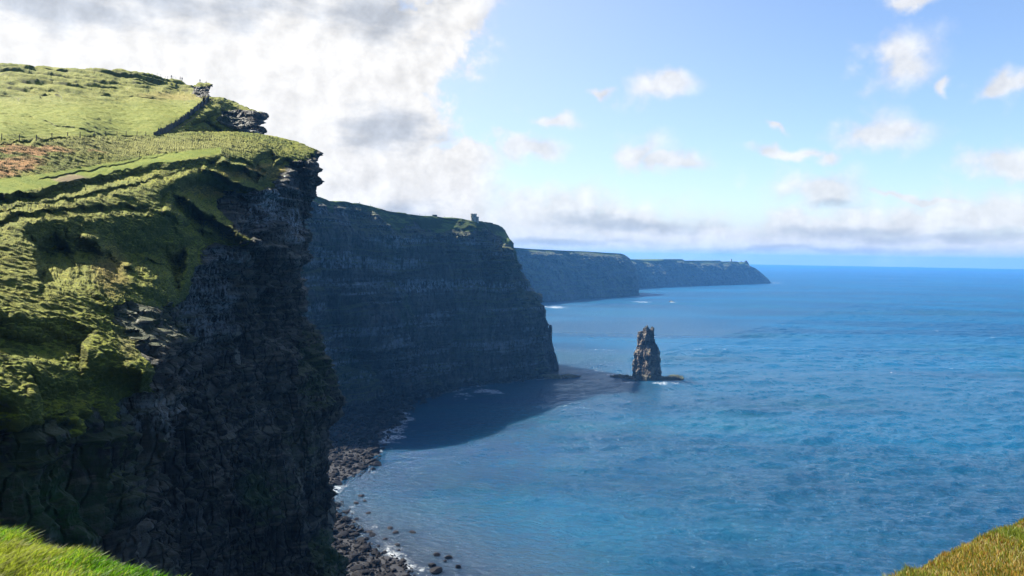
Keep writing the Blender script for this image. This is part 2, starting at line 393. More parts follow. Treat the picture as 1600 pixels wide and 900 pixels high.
    hm = t.node('ShaderNodeMix', data_type='FLOAT'); t.put(hm.inputs[0], rk); t.put(hm.inputs[2], hg); t.put(hm.inputs[3], hr)
    t.put(p.inputs['Normal'], t.bump(hm.outputs[0], 1.0, 0.9))
    return m
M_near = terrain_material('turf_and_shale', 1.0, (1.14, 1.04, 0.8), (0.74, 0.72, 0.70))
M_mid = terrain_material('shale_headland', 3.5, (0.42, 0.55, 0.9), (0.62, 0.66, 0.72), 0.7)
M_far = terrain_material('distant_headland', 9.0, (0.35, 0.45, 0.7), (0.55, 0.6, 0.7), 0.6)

def Z(n): return np.zeros(n, np.float32)
def stack3(a, b, c): return np.stack([a, b, c], -1)

# ---------------------------------------------------------------- the near cliff
A_top = [(-90, 222), (60, 216), (150, 212), (245, 211), (300, 206), (380, 206), (430, 213), (465, 221), (484, 230), (497, 235)]
A_right = [(497, 235), (499, 246), (495, 262), (494, 272), (500, 288), (496, 296), (488, 304), (487, 330), (481, 346), (480, 372), (471, 392), (466, 430), (460, 478), (470, 500), (492, 522), (505, 553), (519, 590), (526, 618), (522, 640),
           (517, 655), (508, 668), (504, 700), (506, 760), (507, 800), (514, 845), (532, 880), (541, 920), (560, 1000)]
A_bot = [(-90, 1000), (560, 1000)]
A_left = [(-90, 222), (-90, 1000)]
A_pts = [(-90, 222, 147), (0, 220, 156), (125, 213, 184), (245, 211, 218), (330, 206, 243), (410, 209, 266), (465, 221, 274), (497, 235, 268),
         (-90, 300, 118), (0, 300, 126), (120, 290, 146), (250, 275, 175), (330, 255, 203), (400, 245, 231), (450, 245, 252),
         (-90, 400, 90), (0, 380, 101), (60, 340, 118), (120, 328, 131), (200, 325, 147), (262, 320, 162),
         (150, 400, 111), (230, 400, 131), (100, 450, 94), (200, 450, 113), (260, 440, 131), (300, 400, 162),
         (-90, 520, 70), (0, 500, 78), (100, 520, 82), (160, 500, 91), (200, 545, 88), (235, 578, 86), (150, 570, 80),
         (-90, 600, 61), (0, 600, 67), (80, 600, 72), (170, 600, 80), (215, 600, 85),
         (-90, 700, 60), (0, 700, 66), (100, 700, 72.5), (165, 690, 80), (-90, 850, 58.5), (0, 850, 64.5), (100, 850, 71), (160, 850, 78), (-90, 1000, 57), (0, 1000, 63), (130, 1000, 75),
         # the hollow's wall
         (262, 560, 122), (268, 600, 122), (235, 650, 108), (215, 720, 100), (205, 850, 95), (190, 1000, 92),
         (225, 520, 103), (300, 480, 156), (290, 540, 143), (320, 650, 148), (300, 800, 137), (290, 1000, 132),
         (330, 300, 196), (390, 300, 212), (300, 270, 188), (440, 262, 243), (480, 262, 254),
         (330, 340, 190), (392, 374, 190), (360, 378, 183), (412, 384, 191), (340, 392, 178), (400, 392, 193), (330, 430, 172), (400, 450, 190),
         (420, 340, 222), (450, 350, 236), (475, 340, 248), (440, 420, 214), (460, 400, 232), (455, 478, 224),
         (380, 550, 176), (440, 540, 204), (495, 560, 216), (390, 650, 170), (460, 640, 196), (515, 620, 214),
         (400, 780, 166), (470, 760, 190), (500, 800, 203), (400, 1000, 158), (480, 900, 186), (535, 920, 196), (560, 1000, 194)]
A_rock = [(497, 237), (478, 246), (455, 256), (432, 272), (412, 296), (385, 302), (345, 300), (335, 316), (345, 334), (362, 346), (372, 362), (394, 379), (320, 386), (306, 402), (300, 432), (290, 470), (250, 482), (205, 470), (170, 470), (196, 520), (220, 552), (246, 586),
          (235, 610), (180, 622), (168, 652), (120, 668), (60, 680), (0, 684), (-200, 690), (-200, 1100), (700, 1100), (700, 237)]

def scoop(px, py, D, rim, h, L, A, fade=25):
    xs = [a for a, b in rim]; ys = [b for a, b in rim]
    y0 = np.interp(px, xs, ys); t = py-y0
    w = sstep(px, xs[0]-fade*0.2, xs[0]+fade)*sstep(px, xs[-1]+fade*0.2, xs[-1]-fade)
    hh = np.maximum(h*np.clip(w, 0.25, 1), 1.0); LL = L*np.clip(w, 0.25, 1)
    up = np.clip(t/hh, 0, 1); dn = 1-sstep(t, hh, hh+LL)
    return A*w*up*dn
SCOOPS = [
    ([(40, 352), (75, 336), (110, 333), (170, 334), (225, 336), (262, 344), (300, 372)], 60, 70, 17, 30),
    ([(60, 372), (90, 362), (118, 392), (150, 420)], 22, 34, 3.5, 12),
    ([(-60, 492), (0, 486), (40, 497), (80, 494), (120, 500), (150, 512)], 42, 60, 5.5, 25),
    ([(40, 572), (80, 566), (130, 556), (190, 548), (228, 566)], 50, 60, 4, 30),
    ([(-60, 560), (0, 552), (40, 575), (60, 590)], 24, 30, 2, 20),
    ([(246, 298), (262, 286), (280, 292), (296, 306)], 17, 24, 6.5, 10),
    ([(262, 290), (300, 268), (322, 262), (350, 270), (380, 282), (412, 296)], 26, 44, 10, 18),
    ([(318, 250), (345, 256), (380, 262), (410, 272)], 10, 16, 5, 12),
    ([(280, 326), (298, 318), (312, 324), (322, 336)], 24, 26, 7, 9),
    ([(296, 310), (318, 322), (345, 340), (372, 362)], 14, 22, 5, 9),
    ([(392, 248), (410, 240), (426, 236), (436, 244)], 11, 14, 7, 8),
    ([(430, 252), (446, 246), (462, 250), (478, 262)], 8, 12, 5, 8),
    ([(350, 240), (372, 246), (398, 256), (420, 268)], 8, 12, 4.5, 10),
    ([(-90, 312), (0, 305), (60, 297), (100, 286), (150, 275), (220, 259), (300, 251), (350, 244)], 11, 15, 5.0, 20),
    ([(-90, 334), (0, 326), (100, 308), (190, 291), (250, 274), (300, 263)], 4, 9, 2.2, 20),
    ([(-20, 350), (40, 330), (120, 322), (190, 319), (240, 322)], 7, 12, 3.0, 20),
    ([(150, 432), (200, 446), (240, 452), (262, 466)], 14, 30, 3, 12),
    ([(60, 282), (120, 268), (220, 248), (300, 236)], 2.5, 6, 0.8, 20),
    ([(120, 214), (180, 209.5), (244, 211.5)], 3, 6, 1.4, 20),
    ([(-20, 226), (60, 217), (120, 215)], 2, 6, 1.0, 20),
]
RIBS = [([(278, 306), (300, 318), (330, 336), (362, 356), (394, 378)], 9, 11), ([(322, 262), (352, 276), (384, 292), (412, 302)], 5, 7), ([(352, 252), (384, 262), (412, 274)], 4, 5),
        ([(140, 372), (172, 398), (206, 420), (244, 436)], 9, 5), ([(196, 418), (226, 404), (252, 410)], 4, 3.5), ([(120, 410), (140, 450), (176, 480)], 8, 3), ([(262, 332), (300, 350), (330, 362)], 6, 5)]
def rib(px, py, line, w, A):
    best = np.full(px.shape, 1e9)
    for (x0, y0), (x1, y1) in zip(line[:-1], line[1:]):
        dx, dy = x1-x0, y1-y0; u = np.clip(((px-x0)*dx+(py-y0)*dy)/(dx*dx+dy*dy), 0, 1)
        best = np.minimum(best, np.hypot(px-x0-u*dx, (py-y0-u*dy)*1.3))
    return -A*np.exp(-(best/w)**1.5)
def A_feat(px, py, D):
    n = stack3(px, py, 0*px)
    qx = px+fbm(n, 22, 3, 40)*9; qy = py+fbm(n, 14, 3, 50)*5
    o = 0*D
    for rim, h, L, A, f in SCOOPS: o = o+scoop(qx, qy, D, rim, h, L, A, f)
    for l, w, A in RIBS: o = o+rib(qx, qy, l, w, A)
    return o
def A_attr(px, py, G, N):
    n1 = fbm(G, 9, 4, 3); n2 = fbm(G, 4, 3, 9)
    qx, qy = px+n1*9+n2*4, py+n2*8+n1*5
    rock = Z(px.shape)
    sp_ = 1+7*sstep(px, 210, 120)
    for dx, dy in ((0, 0), (3, 0), (-3, 0), (0, 4), (0, -4), (5, 7), (-5, -7), (0, 11), (0, -2)): rock += inpoly(qx+dx, qy+dy*sp_*.8-6*(sp_-1), A_rock)/9
    bd = sstep(px, 230, 150)*sstep(py, 590, 650)*sstep(py, 800, 740); rock = np.clip(rock+bd*fbm(G, (5, 5, 3.5), 4, 33, .6)*1.6, 0, 1)
    moss = 0.9*bd+blob(qx, qy, 490, 575, 36, 70)*1.2+blob(qx, qy, 420, 770, 34, 60)+blob(qx, qy, 470, 690, 30, 60)*0.5+blob(qx, qy, 120, 690, 70, 30)*0.7+blob(qx, qy, 240, 500, 80, 50)+blob(qx, qy, 515, 870, 40, 50)*1.3+blob(qx, qy, 180, 620, 40, 25)*.6
    bm = blob(qx, qy, 95, 800, 85, 75)*1.1+blob(qx, qy, 0, 790, 60, 90)*0.5+blob(qx, qy, 405, 770, 26, 36)*.5+blob(qx, qy, 518, 862, 26, 40)*.6
    white = blob(qx, qy, 408, 326, 24, 34)*1.3+blob(qx, qy, 447, 352, 22, 36)*0.95+blob(qx, qy, 395, 345, 40, 22)*.5+blob(qx, qy, 330, 470, 60, 100)*.55+blob(qx, qy, 235, 650, 60, 40)*.55+blob(qx, qy, 360, 400, 60, 12)*.5+blob(qx, qy, 425, 300, 60, 50)*.35
    white = np.maximum(white, 0.04*rock)
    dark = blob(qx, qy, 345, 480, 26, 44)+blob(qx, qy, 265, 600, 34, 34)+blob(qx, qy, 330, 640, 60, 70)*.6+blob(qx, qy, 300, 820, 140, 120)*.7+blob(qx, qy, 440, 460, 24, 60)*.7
    brk = blob(qx, qy, 50, 236, 72, 8)*1.6+blob(qx, qy, 20, 258, 62, 12)*1.6+blob(qx, qy, 150, 237, 16, 4)+blob(qx, qy, 5, 270, 30, 12)
    brk += 0.4*blob(qx, qy, 175, 425, 34, 50)+.5*blob(qx, qy, 330, 295, 60, 16)+.6*blob(qx, qy, 400, 270, 60, 16)
    xs = [-90, 0, 60, 120, 180, 240, 300, 350, 400]; c = np.interp(px, xs, [300, 292, 283, 273, 262, 250, 241, 235, 232]); hw = np.interp(px, xs, [15, 13, 11, 10, 9, 8, 7, 5, 3])
    path = sstep(np.abs(py-c+n2*1.5), hw+1.5, hw-1.5)*(px < 345)*(py < 330)
    dry = np.clip(blob(qx, qy, 230, 228, 240, 17)*1.2+blob(qx, qy, 60, 420, 130, 120)*.55+blob(qx, qy, 150, 380, 50, 60)*.5+blob(qx, qy, 150, 300, 160, 30)*.3+blob(qx, qy, 40, 590, 60, 60)*.3, 0, 1)
    soil = blob(qx, qy, 108, 278, 34, 7)*1.4+blob(px, py, 245, 583, 22, 10)*.6+blob(qx, qy, 200, 535, 22, 40)*.4
    cl = lambda a: np.clip(a, 0, 1)
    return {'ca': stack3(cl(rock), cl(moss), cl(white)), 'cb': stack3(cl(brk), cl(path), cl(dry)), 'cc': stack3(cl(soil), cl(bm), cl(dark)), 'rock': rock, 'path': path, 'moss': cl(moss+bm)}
def rock_disp(G, N, rock, k, amp=1.0, seed=0):
    """buttresses, level beds that stand proud or weather back, and upright joints"""
    H = N.copy(); H[..., 2] *= 0.15; H /= np.linalg.norm(H, axis=-1, keepdims=True)+1e-6
    but = fbm(G, (14*k, 14*k, 60*k), 4, 21+seed, 0.5)
    zz = G.copy(); zz[..., 2] += 2.0*k*fbm(G, 30*k, 2, 77+seed)
    b1 = fbm(zz, (40*k, 40*k, 2.6*k), 3, 31+seed, 0.6)
    b1 = np.tanh(b1*5)*0.5
    b2 = fbm(zz, (9*k, 9*k, 0.9*k), 2, 41+seed, 0.6)
    jo = fbm(G, (3.2*k, 3.2*k, 9*k), 3, 51+seed, 0.55, ridged=True)
    bf = sstep(G[..., 2], 60, 145)*0.8+0.2 if k < 1.5 else 1.0
    cr_ = fbm(G, (6*k, 6*k, 13*k), 4, 61+seed, 0.6, ridged=True); but = but+0.5*fbm(G, (32*k, 32*k, 70*k), 3, 68+seed)
    cl_ = np.clip(1-np.abs(fbm(G, (17*k, 17*k, 90*k), 3, 88+seed, .5))*7, 0, 1)
    d = but*4.6*k*amp-cl_*3.4*k*amp+b1*2.3*k*amp*bf+b2*0.9*k*amp*bf+jo*1.9*k*amp+cr_*4.2*k*amp*(1.2-bf)
    return H*(d*rock)[..., None]
def A_disp(G, N, A, px, py):
    rock = sstep(A['rock'], 0.2, 0.9); gr = (1-rock)*(1-0.85*A['path'])
    Q = G.copy(); Q[..., 0], Q[..., 1] = (G[..., 0]*.93+G[..., 1]*.37)/3.4, (G[..., 1]*.93-G[..., 0]*.37)
    tv = fbm(Q, (5, 5, 4), 3, 5, 0.5)*0.62*(1-.6*sstep(py, 330, 250))
    tv = tv+fbm(Q, (1.1, 1.1, 1.2), 3, 15, 0.6)*0.42+fbm(Q, (0.45, 0.45, 0.5), 2, 19, 0.6, ridged=True)*0.20
    d = tv*gr
    out = G+N*d[..., None]+rock_disp(G, N, rock, 1.0)
    return out
S = np.linspace(0, 1, 860); T = np.linspace(0, 1, 1060)
back = [(1.5, -0.1), (4, -.3), (8, -.8), (16, -2), (30, -5), (55, -12), (90, -28), (120, -60), (130, -110), (134, -190)]
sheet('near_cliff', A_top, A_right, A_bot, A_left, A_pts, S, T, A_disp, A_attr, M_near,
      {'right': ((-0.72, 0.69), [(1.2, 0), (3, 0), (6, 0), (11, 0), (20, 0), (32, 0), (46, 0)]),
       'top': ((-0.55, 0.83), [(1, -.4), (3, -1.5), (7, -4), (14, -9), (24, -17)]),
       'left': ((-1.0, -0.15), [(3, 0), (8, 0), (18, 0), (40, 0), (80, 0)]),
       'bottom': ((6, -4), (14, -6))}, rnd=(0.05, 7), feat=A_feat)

# ---------------------------------------------------------------- the hill field with its overhanging ledge
B_top = [(-90, 99), (0, 100), (60, 103), (100, 107), (130, 109), (190, 111), (240, 119), (262, 124), (285, 129), (300, 132), (312, 131), (333, 132)]
B_right = [(333, 132), (329, 136), (326, 140), (328, 146), (326, 151), (334, 170), (336, 205), (330, 250)]
B_pts = [(-90, 222, 148), (-90, 245, 146), (0, 220, 157), (0, 245, 156), (125, 213, 186), (125, 245, 183), (245, 211, 220), (245, 245, 217), (330, 250, 235), (-90, 170, 196), (0, 170, 203), (100, 165, 226), (200, 165, 262), (300, 178, 272), (336, 190, 294),
         (325, 152, 316), (300, 150, 318), (-90, 99, 285), (0, 100, 302), (130, 109, 332), (240, 119, 356), (290, 131, 372), (333, 132, 372), (326, 140, 366), (280, 140, 345), (0, 135, 245), (120, 135, 275), (220, 135, 308)]
B_scoops = [([(150, 112), (205, 114), (240, 121), (275, 130)], 12, 18, 14, 45), ([(275, 130), (290, 134), (305, 140), (322, 146)], 8, 10, 8, 5), ([(40, 106), (60, 104), (110, 109)], 4, 10, 5, 10), ([(-20, 146), (0, 148), (22, 149), (35, 153)], 4, 8, 4, 6),
            ([(60, 146), (80, 144), (100, 150)], 4, 8, 3.5, 6), ([(-90, 124), (0, 130), (60, 138), (140, 146), (220, 152), (300, 158)], 1.6, 4, 1.4, 6), ([(-60, 118), (40, 123), (120, 132), (200, 138)], 1.5, 4, 1.4, 6), ([(200, 152), (238, 153)], 1.2, 3, 1.2, 4), ([(-60, 180), (0, 176), (50, 182), (90, 196), (150, 205)], 2, 7, 1.2, 10)]
def B_feat(px, py, D):
    n = stack3(px, py, 0*px); qx = px+fbm(n, 22, 3, 60)*6; qy = py+fbm(n, 14, 3, 61)*2.5
    o = 0*D
    for rim, h, L, A, f in B_scoops: o = o+scoop(qx, qy, D, rim, h, L, A, f)
    return o
def B_attr(px, py, G, N):
    n1 = fbm(G, 9, 4, 3); qx, qy = px+n1*5, py+n1*4
    rock = np.clip(2*blob(qx, qy, 320, 144, 24, 10)+sstep(px, 318, 326)*(py < 152)*(py > 134), 0, 1)*(py > 133)
    z = Z(px.shape)
    dry = np.clip(0.25+blob(qx, qy, 250, 148, 120, 12)*.4, 0, 1)
    path = np.clip(sstep(py, 150, 175)*.55+0*px, 0, 1)
    return {'ca': stack3(rock, z, z), 'cb': stack3(np.clip(blob(qx, qy, 270, 150, 70, 8)*.25, 0, 1), path, dry), 'cc': stack3(z, z, z), 'rock': rock}
def B_disp(G, N, A, px, py):
    rock = A['rock']
    up = sstep(py, 165, 130)
    ter = np.sin(G[..., 2]*2*np.pi/3.6+fbm(G, 18, 3, 8)*5)*0.8*up
    tv = ter+fbm(G, (9, 9, 6), 4, 6, 0.55)*0.9*(0.5+up)+fbm(G, (1.6, 1.6, 1.2), 2, 16, 0.6)*0.28
    return G+N*(tv*(1-rock))[..., None]+rock_disp(G, N, rock, 0.8, 0.7)
sheet('hill', B_top, B_right, [(-90, 245), (330, 250)], [(-90, 99), (-90, 245)], B_pts, np.linspace(0, 1, 460), np.linspace(0, 1, 260), B_disp, B_attr, M_near,
      {'right': ((-0.7, 0.71), [(1.5, 0), (4, 0), (9, 0), (20, 0), (45, 0)]), 'top': ((-0.5, 0.86), [(2, .0), (6, -.6), (14, -2), (30, -6), (60, -16)]), 'left': ((-1, 0), [(5, 0), (15, 1), (40, 3), (90, 6)]),
       'bottom': ((0, 2), (5, 100))}, feat=B_feat)

# ---------------------------------------------------------------- the second, lower headland beyond the fence corner
K_top = [(236, 216), (262, 204), (282, 190), (300, 176), (318, 160), (326, 152), (345, 152), (360, 158), (378, 166), (392, 171), (413, 177)]
K_right = [(413, 177), (414, 181), (409, 184), (410, 191), (406, 196), (407, 203), (403, 208), (404, 225)]
K_pts = [(236, 216, 214), (282, 190, 246), (326, 152, 308), (345, 152, 318), (378, 166, 322), (413, 177, 318), (245, 226, 211), (300, 228, 228), (404, 225, 262), (300, 196, 246), (330, 200, 260), (360, 208, 268), (404, 212, 276),
         (330, 172, 268), (350, 176, 284), (360, 170, 306), (395, 178, 300), (400, 200, 286), (360, 190, 276), (310, 180, 256), (340, 160, 296)]
def K_attr(px, py, G, N):
    n1 = fbm(G, 8, 4, 3); qx, qy = px+n1*5, py+n1*3
    poly = [(345, 176), (362, 172), (385, 174), (400, 176), (416, 178), (416, 230), (404, 213), (370, 206), (352, 198), (338, 190)]
    rock = Z(px.shape)
    for d in (-2, 0, 2): rock += inpoly(qx+d, qy+d*.5, poly)/3
    z = Z(px.shape)
    soil = sstep(np.abs(py-np.interp(px, [240, 282, 305, 328], [218, 200, 184, 158])), 2.2, 0.8)*(px < 332)
    return {'ca': stack3(rock, np.clip(blob(qx, qy, 345, 185, 30, 12), 0, 1), np.clip(blob(qx, qy, 388, 208, 16, 5)+0.22*rock, 0, 1)), 'cb': stack3(z, z, z+.15), 'cc': stack3(soil*.7, z, z), 'rock': rock}
def K_feat(px, py, D):
    o = 0*D
    for rim, h, L, A, f in [([(318, 178), (334, 172), (352, 167), (368, 168), (392, 174)], 9, 12, 7, 6), ([(296, 192), (318, 184), (338, 196), (352, 206)], 6, 9, 5, 6), ([(326, 160), (342, 160), (360, 166)], 3, 5, 3, 5), ([(286, 202), (310, 204), (345, 212), (370, 216)], 3, 6, 3, 6)]:
        o = o+scoop(px, py, D, rim, h, L, A, f)
    return o
def K_disp(G, N, A, px, py):
    rock = A['rock']; tv = fbm(G, (6, 6, 4), 4, 6, 0.6, ridged=True)*0.8+fbm(G, (1.6, 1.6, 1.2), 2, 16, 0.6)*0.4
    return G+N*(tv*(1-rock))[..., None]+rock_disp(G, N, rock, 0.9, 0.9, 5)
sheet('cliff_shoulder', K_top, K_right, [(240, 232), (404, 225)], [(236, 216), (240, 232)], K_pts, np.linspace(0, 1, 300), np.linspace(0, 1, 170), K_disp, K_attr, M_near,
      {'right': ((-0.7, 0.71), [(1.5, 0), (4, 0), (9, 0), (20, 0), (45, 0)]), 'top': ((-0.6, 0.8), [(1, -.5), (3, -1.5), (7, -4), (14, -9)]), 'bottom': ((0, 2), (8, 60))}, rnd=(0.06, 5), feat=K_feat)

# ---------------------------------------------------------------- the great headland across the cove
def seaY(px, py, z=0): return sea(px, py, z)[..., 1]
M_top = [(420, 296), (455, 302), (490, 308), (530, 314), (570, 321), (605, 329), (640, 335), (690, 339), (740, 344), (775, 349), (783, 354), (789, 360)]
M_right = [(789, 360), (797, 374), (803, 381), (802, 388), (808, 398), (809, 420), (812, 446), (830, 458), (850, 466), (852, 474), (854, 488), (858, 510), (860, 530), (863, 552), (867, 568), (872, 584)]
M_bot = [(420, 672), (500, 650), (575, 630), (640, 617), (700, 604), (760, 597), (800, 592), (840, 588), (872, 584)]
mp = []
for x, yb, yt, lean in [(420, 672, 296, 75), (500, 650, 309, 70), (575, 630, 322, 70), (640, 617, 335, 70), (700, 604, 340, 70), (760, 597, 346, 66), (800, 592, 380, 46)]:
    y0 = float(seaY(x, yb)); 
    for f, a in ((0, 1.0), (0.08, 0.72), (0.2, 0.5), (0.38, 0.38), (0.42, 0.3), (0.7, 0.12), (1, 0)):
        mp.append((x, yt+(yb-yt)*f, y0+lean*a))
M_pts = mp+[(872, 584, 1030), (860, 530, 1034), (852, 474, 1040), (835, 470, 1020), (812, 446, 1050), (808, 398, 1062), (789, 360, 1080), (560, 600, 790), (560, 636, 772), (545, 570, 830), (585, 600, 842)]
def M_attr(px, py, G, N):
    n1 = fbm(G, 60, 4, 3); n2 = fbm(G, 14, 4, 4); qx, qy = px+n1*16+n2*4, py+n1*10+n2*3
    xs = [420, 490, 560, 620, 680, 740, 775, 790, 815]; yb = np.interp(qx, xs, [312, 318, 332, 350, 356, 356, 372, 388, 430])
    rock = sstep(qy+fbm(G, (40, 40, 90), 4, 95)*34, yb-11, yb+11)
    moss = blob(qx, qy, 632, 482, 22, 34)+blob(qx, qy, 545, 580, 46, 50)*1.2+blob(qx, qy, 680, 575, 16, 26)*.9+blob(qx, qy, 470, 430, 60, 130)*.5+blob(qx, qy, 805, 400, 24, 40)*.7+blob(qx, qy, 825, 462, 24, 18)*1.2+blob(qx, qy, 620, 390, 160, 40)*.6+np.clip(fbm(G, (50, 50, 120), 3, 90)*1.6, 0, .7)
    bm = blob(qx, qy, 545, 584, 40, 34)*1.1+blob(qx, qy, 632, 474, 14, 16)*.7+blob(qx, qy, 828, 462, 22, 12)*.6
    white = sstep(fbm(G, (90, 90, 5), 3, 70), 0.12, 0.4)*.5+blob(qx, qy, 700, 448, 190, 9)*.8+blob(qx, qy, 560, 415, 120, 12)*.7+blob(qx, qy, 620, 375, 60, 10)*.6+.12
    z = Z(px.shape)
    soil = blob(qx, qy, 615, 350, 30, 12)*.0+0*px
    cl = lambda a: np.clip(a, 0, 1)
    return {'ca': stack3(rock, cl(moss), cl(white*rock)), 'cb': stack3(z, z, z), 'cc': stack3(cl(soil), cl(bm), cl(sstep(py, 520, 600)*.6)), 'rock': rock}
def M_disp(G, N, A, px, py):
    rock = A['rock']
    H = N.copy(); H[..., 2] *= 0.1; H /= np.linalg.norm(H, axis=-1, keepdims=True)+1e-6
    big = fbm(G, (75, 75, 420), 3, 101, 0.55)*16+fbm(G, (24, 24, 130), 3, 105, 0.6, ridged=True)*6.0
    edge = sstep(py, 330, 400)
    return G+H*(big*rock*edge)[..., None]+N*(fbm(G, (25, 25, 12), 4, 106)*3.0*(1-rock))[..., None]+rock_disp(G, N, rock, 2.6, 0.62, 9)
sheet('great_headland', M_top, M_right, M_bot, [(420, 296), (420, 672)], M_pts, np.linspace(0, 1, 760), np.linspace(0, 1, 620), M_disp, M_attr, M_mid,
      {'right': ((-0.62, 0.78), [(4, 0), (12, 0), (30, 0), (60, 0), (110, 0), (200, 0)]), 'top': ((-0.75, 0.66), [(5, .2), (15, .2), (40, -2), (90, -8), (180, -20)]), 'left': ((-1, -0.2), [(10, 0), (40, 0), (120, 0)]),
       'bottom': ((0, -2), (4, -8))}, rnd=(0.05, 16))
# a thin pinnacle standing off the corner of the headland
# ---------------------------------------------------------------- the two far headlands
def far_sheet(name, top, right, bot, lean, nS, nT, k, mat, seed, grassy=0.05):
    pts = []
    for i in range(9):
        q = i/8; b = curve(bot, np.array([q]), 0)[0]; y0 = float(seaY(b[0], b[1]))
        tt = curve(top, np.array([q]), 0)[0]
        for f, a in ((0, 1), (0.5, 0.35), (1, 0)): pts.append((tt[0]*(1-f)+b[0]*f, tt[1]*(1-f)+b[1]*f, y0+lean*a))
    def attr(px, py, G, N):
        yt = np.interp(px, [a for a, b in top], [b for a, b in top]); n = fbm(G, 60*k/3, 4, 3)
        rock = sstep(py-yt+n*3, 2, 6) if grassy else 0*px+1
        z = Z(px.shape)
        return {'ca': stack3(rock.astype(np.float32), np.clip(0.4+n, 0, 1), z+.1), 'cb': stack3(z, z, z), 'cc': stack3(z, z, z), 'rock': rock}
    def disp(G, N, A, px, py):
        H = N.copy(); H[..., 2] *= 0.1; H /= np.linalg.norm(H, axis=-1, keepdims=True)+1e-6
        big = fbm(G, (70*k, 70*k, 400*k), 4, seed, 0.6, ridged=True)*14*k
        return G+H*(big*sstep(np.abs(py-np.interp(px, [a for a, b in top], [b for a, b in top])), 1, 8))[..., None]+rock_disp(G, N, A['rock'], 2.2*k, 0.45, seed)*0.7
    return sheet(name, top, right, bot, [top[0], bot[0]], pts, np.linspace(0, 1, nS), np.linspace(0, 1, nT), disp, attr, mat,
                 {'right': ((-0.5, 0.86), [(8*k, 0), (30*k, 0), (90*k, 0), (250*k, 0)]), 'top': ((-0.8, 0.6), [(15*k, 0), (50*k, -1), (150*k, -8), (300*k, -20)]), 'bottom': ((0, -3), (3, -8))}, rnd=(0.05, 26*k))
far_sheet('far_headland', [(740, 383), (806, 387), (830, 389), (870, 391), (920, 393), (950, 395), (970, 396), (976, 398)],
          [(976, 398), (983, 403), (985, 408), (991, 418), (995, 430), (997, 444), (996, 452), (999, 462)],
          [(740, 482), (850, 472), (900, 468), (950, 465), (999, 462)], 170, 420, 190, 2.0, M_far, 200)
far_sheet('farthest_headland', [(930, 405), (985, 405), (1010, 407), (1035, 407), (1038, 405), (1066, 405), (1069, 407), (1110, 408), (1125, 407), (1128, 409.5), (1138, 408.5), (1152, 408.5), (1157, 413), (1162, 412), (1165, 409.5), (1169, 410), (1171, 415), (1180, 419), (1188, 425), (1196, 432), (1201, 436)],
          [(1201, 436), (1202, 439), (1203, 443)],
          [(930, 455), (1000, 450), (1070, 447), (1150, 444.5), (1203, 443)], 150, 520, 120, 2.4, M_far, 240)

# ---------------------------------------------------------------- the sea
WL = [(880, 584), (846, 592), (800, 597), (760, 601), (722, 607), (690, 618), (660, 628), (640, 645), (622, 664), (604, 686), (590, 712), (575, 738), (540, 752), (513, 770), (530, 790), (548, 808), (562, 826), (582, 842), (598, 860), (620, 878), (640, 894), (668, 920), (700, 960)]
WLw = sea([a for a, b in WL], [b for a, b in WL])[:, :2]
def shore_dist(X, Y):
    """distance from the water's edge, positive on the seaward side"""
    best = np.full(X.shape, 1e9); sg = np.ones(X.shape)
    for (x0, y0), (x1, y1) in zip(WLw[:-1], WLw[1:]):
        dx, dy = x1-x0, y1-y0; l2 = dx*dx+dy*dy
        u = np.clip(((X-x0)*dx+(Y-y0)*dy)/l2, 0, 1)
        d = np.hypot(X-x0-u*dx, Y-y0-u*dy); c = (Y-y0)*dx-(X-x0)*dy
        m = d < best; best = np.where(m, d, best); sg = np.where(m, np.sign(c), sg)
    return best*sg
def ocean_tile(n, L, wind, ang, seed, lo):
    r = np.random.default_rng(seed); k = np.fft.fftfreq(n, L/n)*2*np.pi
    kx, ky = np.meshgrid(k, k); kk = np.hypot(kx, ky)+1e-9
    Lw = wind**2/9.81; c = (kx*math.cos(ang)+ky*math.sin(ang))/kk
    Ph = np.exp(-1/(kk*Lw)**2)/kk**4*(0.05+np.abs(c)**5)*np.exp(-(kk*lo)**2); Ph[0, 0] = 0
    h = np.fft.ifft2((r.normal(size=(n, n))+1j*r.normal(size=(n, n)))*np.sqrt(Ph)).real
    return h/h.std()
def tile_at(t, L, X, Y):
    n = len(t); x = (X/L % 1)*n; y = (Y/L % 1)*n; i, j = x.astype(int) % n, y.astype(int) % n; fx, fy = x-np.floor(x), y-np.floor(y)
    i1, j1 = (i+1) % n, (j+1) % n
    return (t[j, i]*(1-fx)+t[j, i1]*fx)*(1-fy)+(t[j1, i]*(1-fx)+t[j1, i1]*fx)*fy
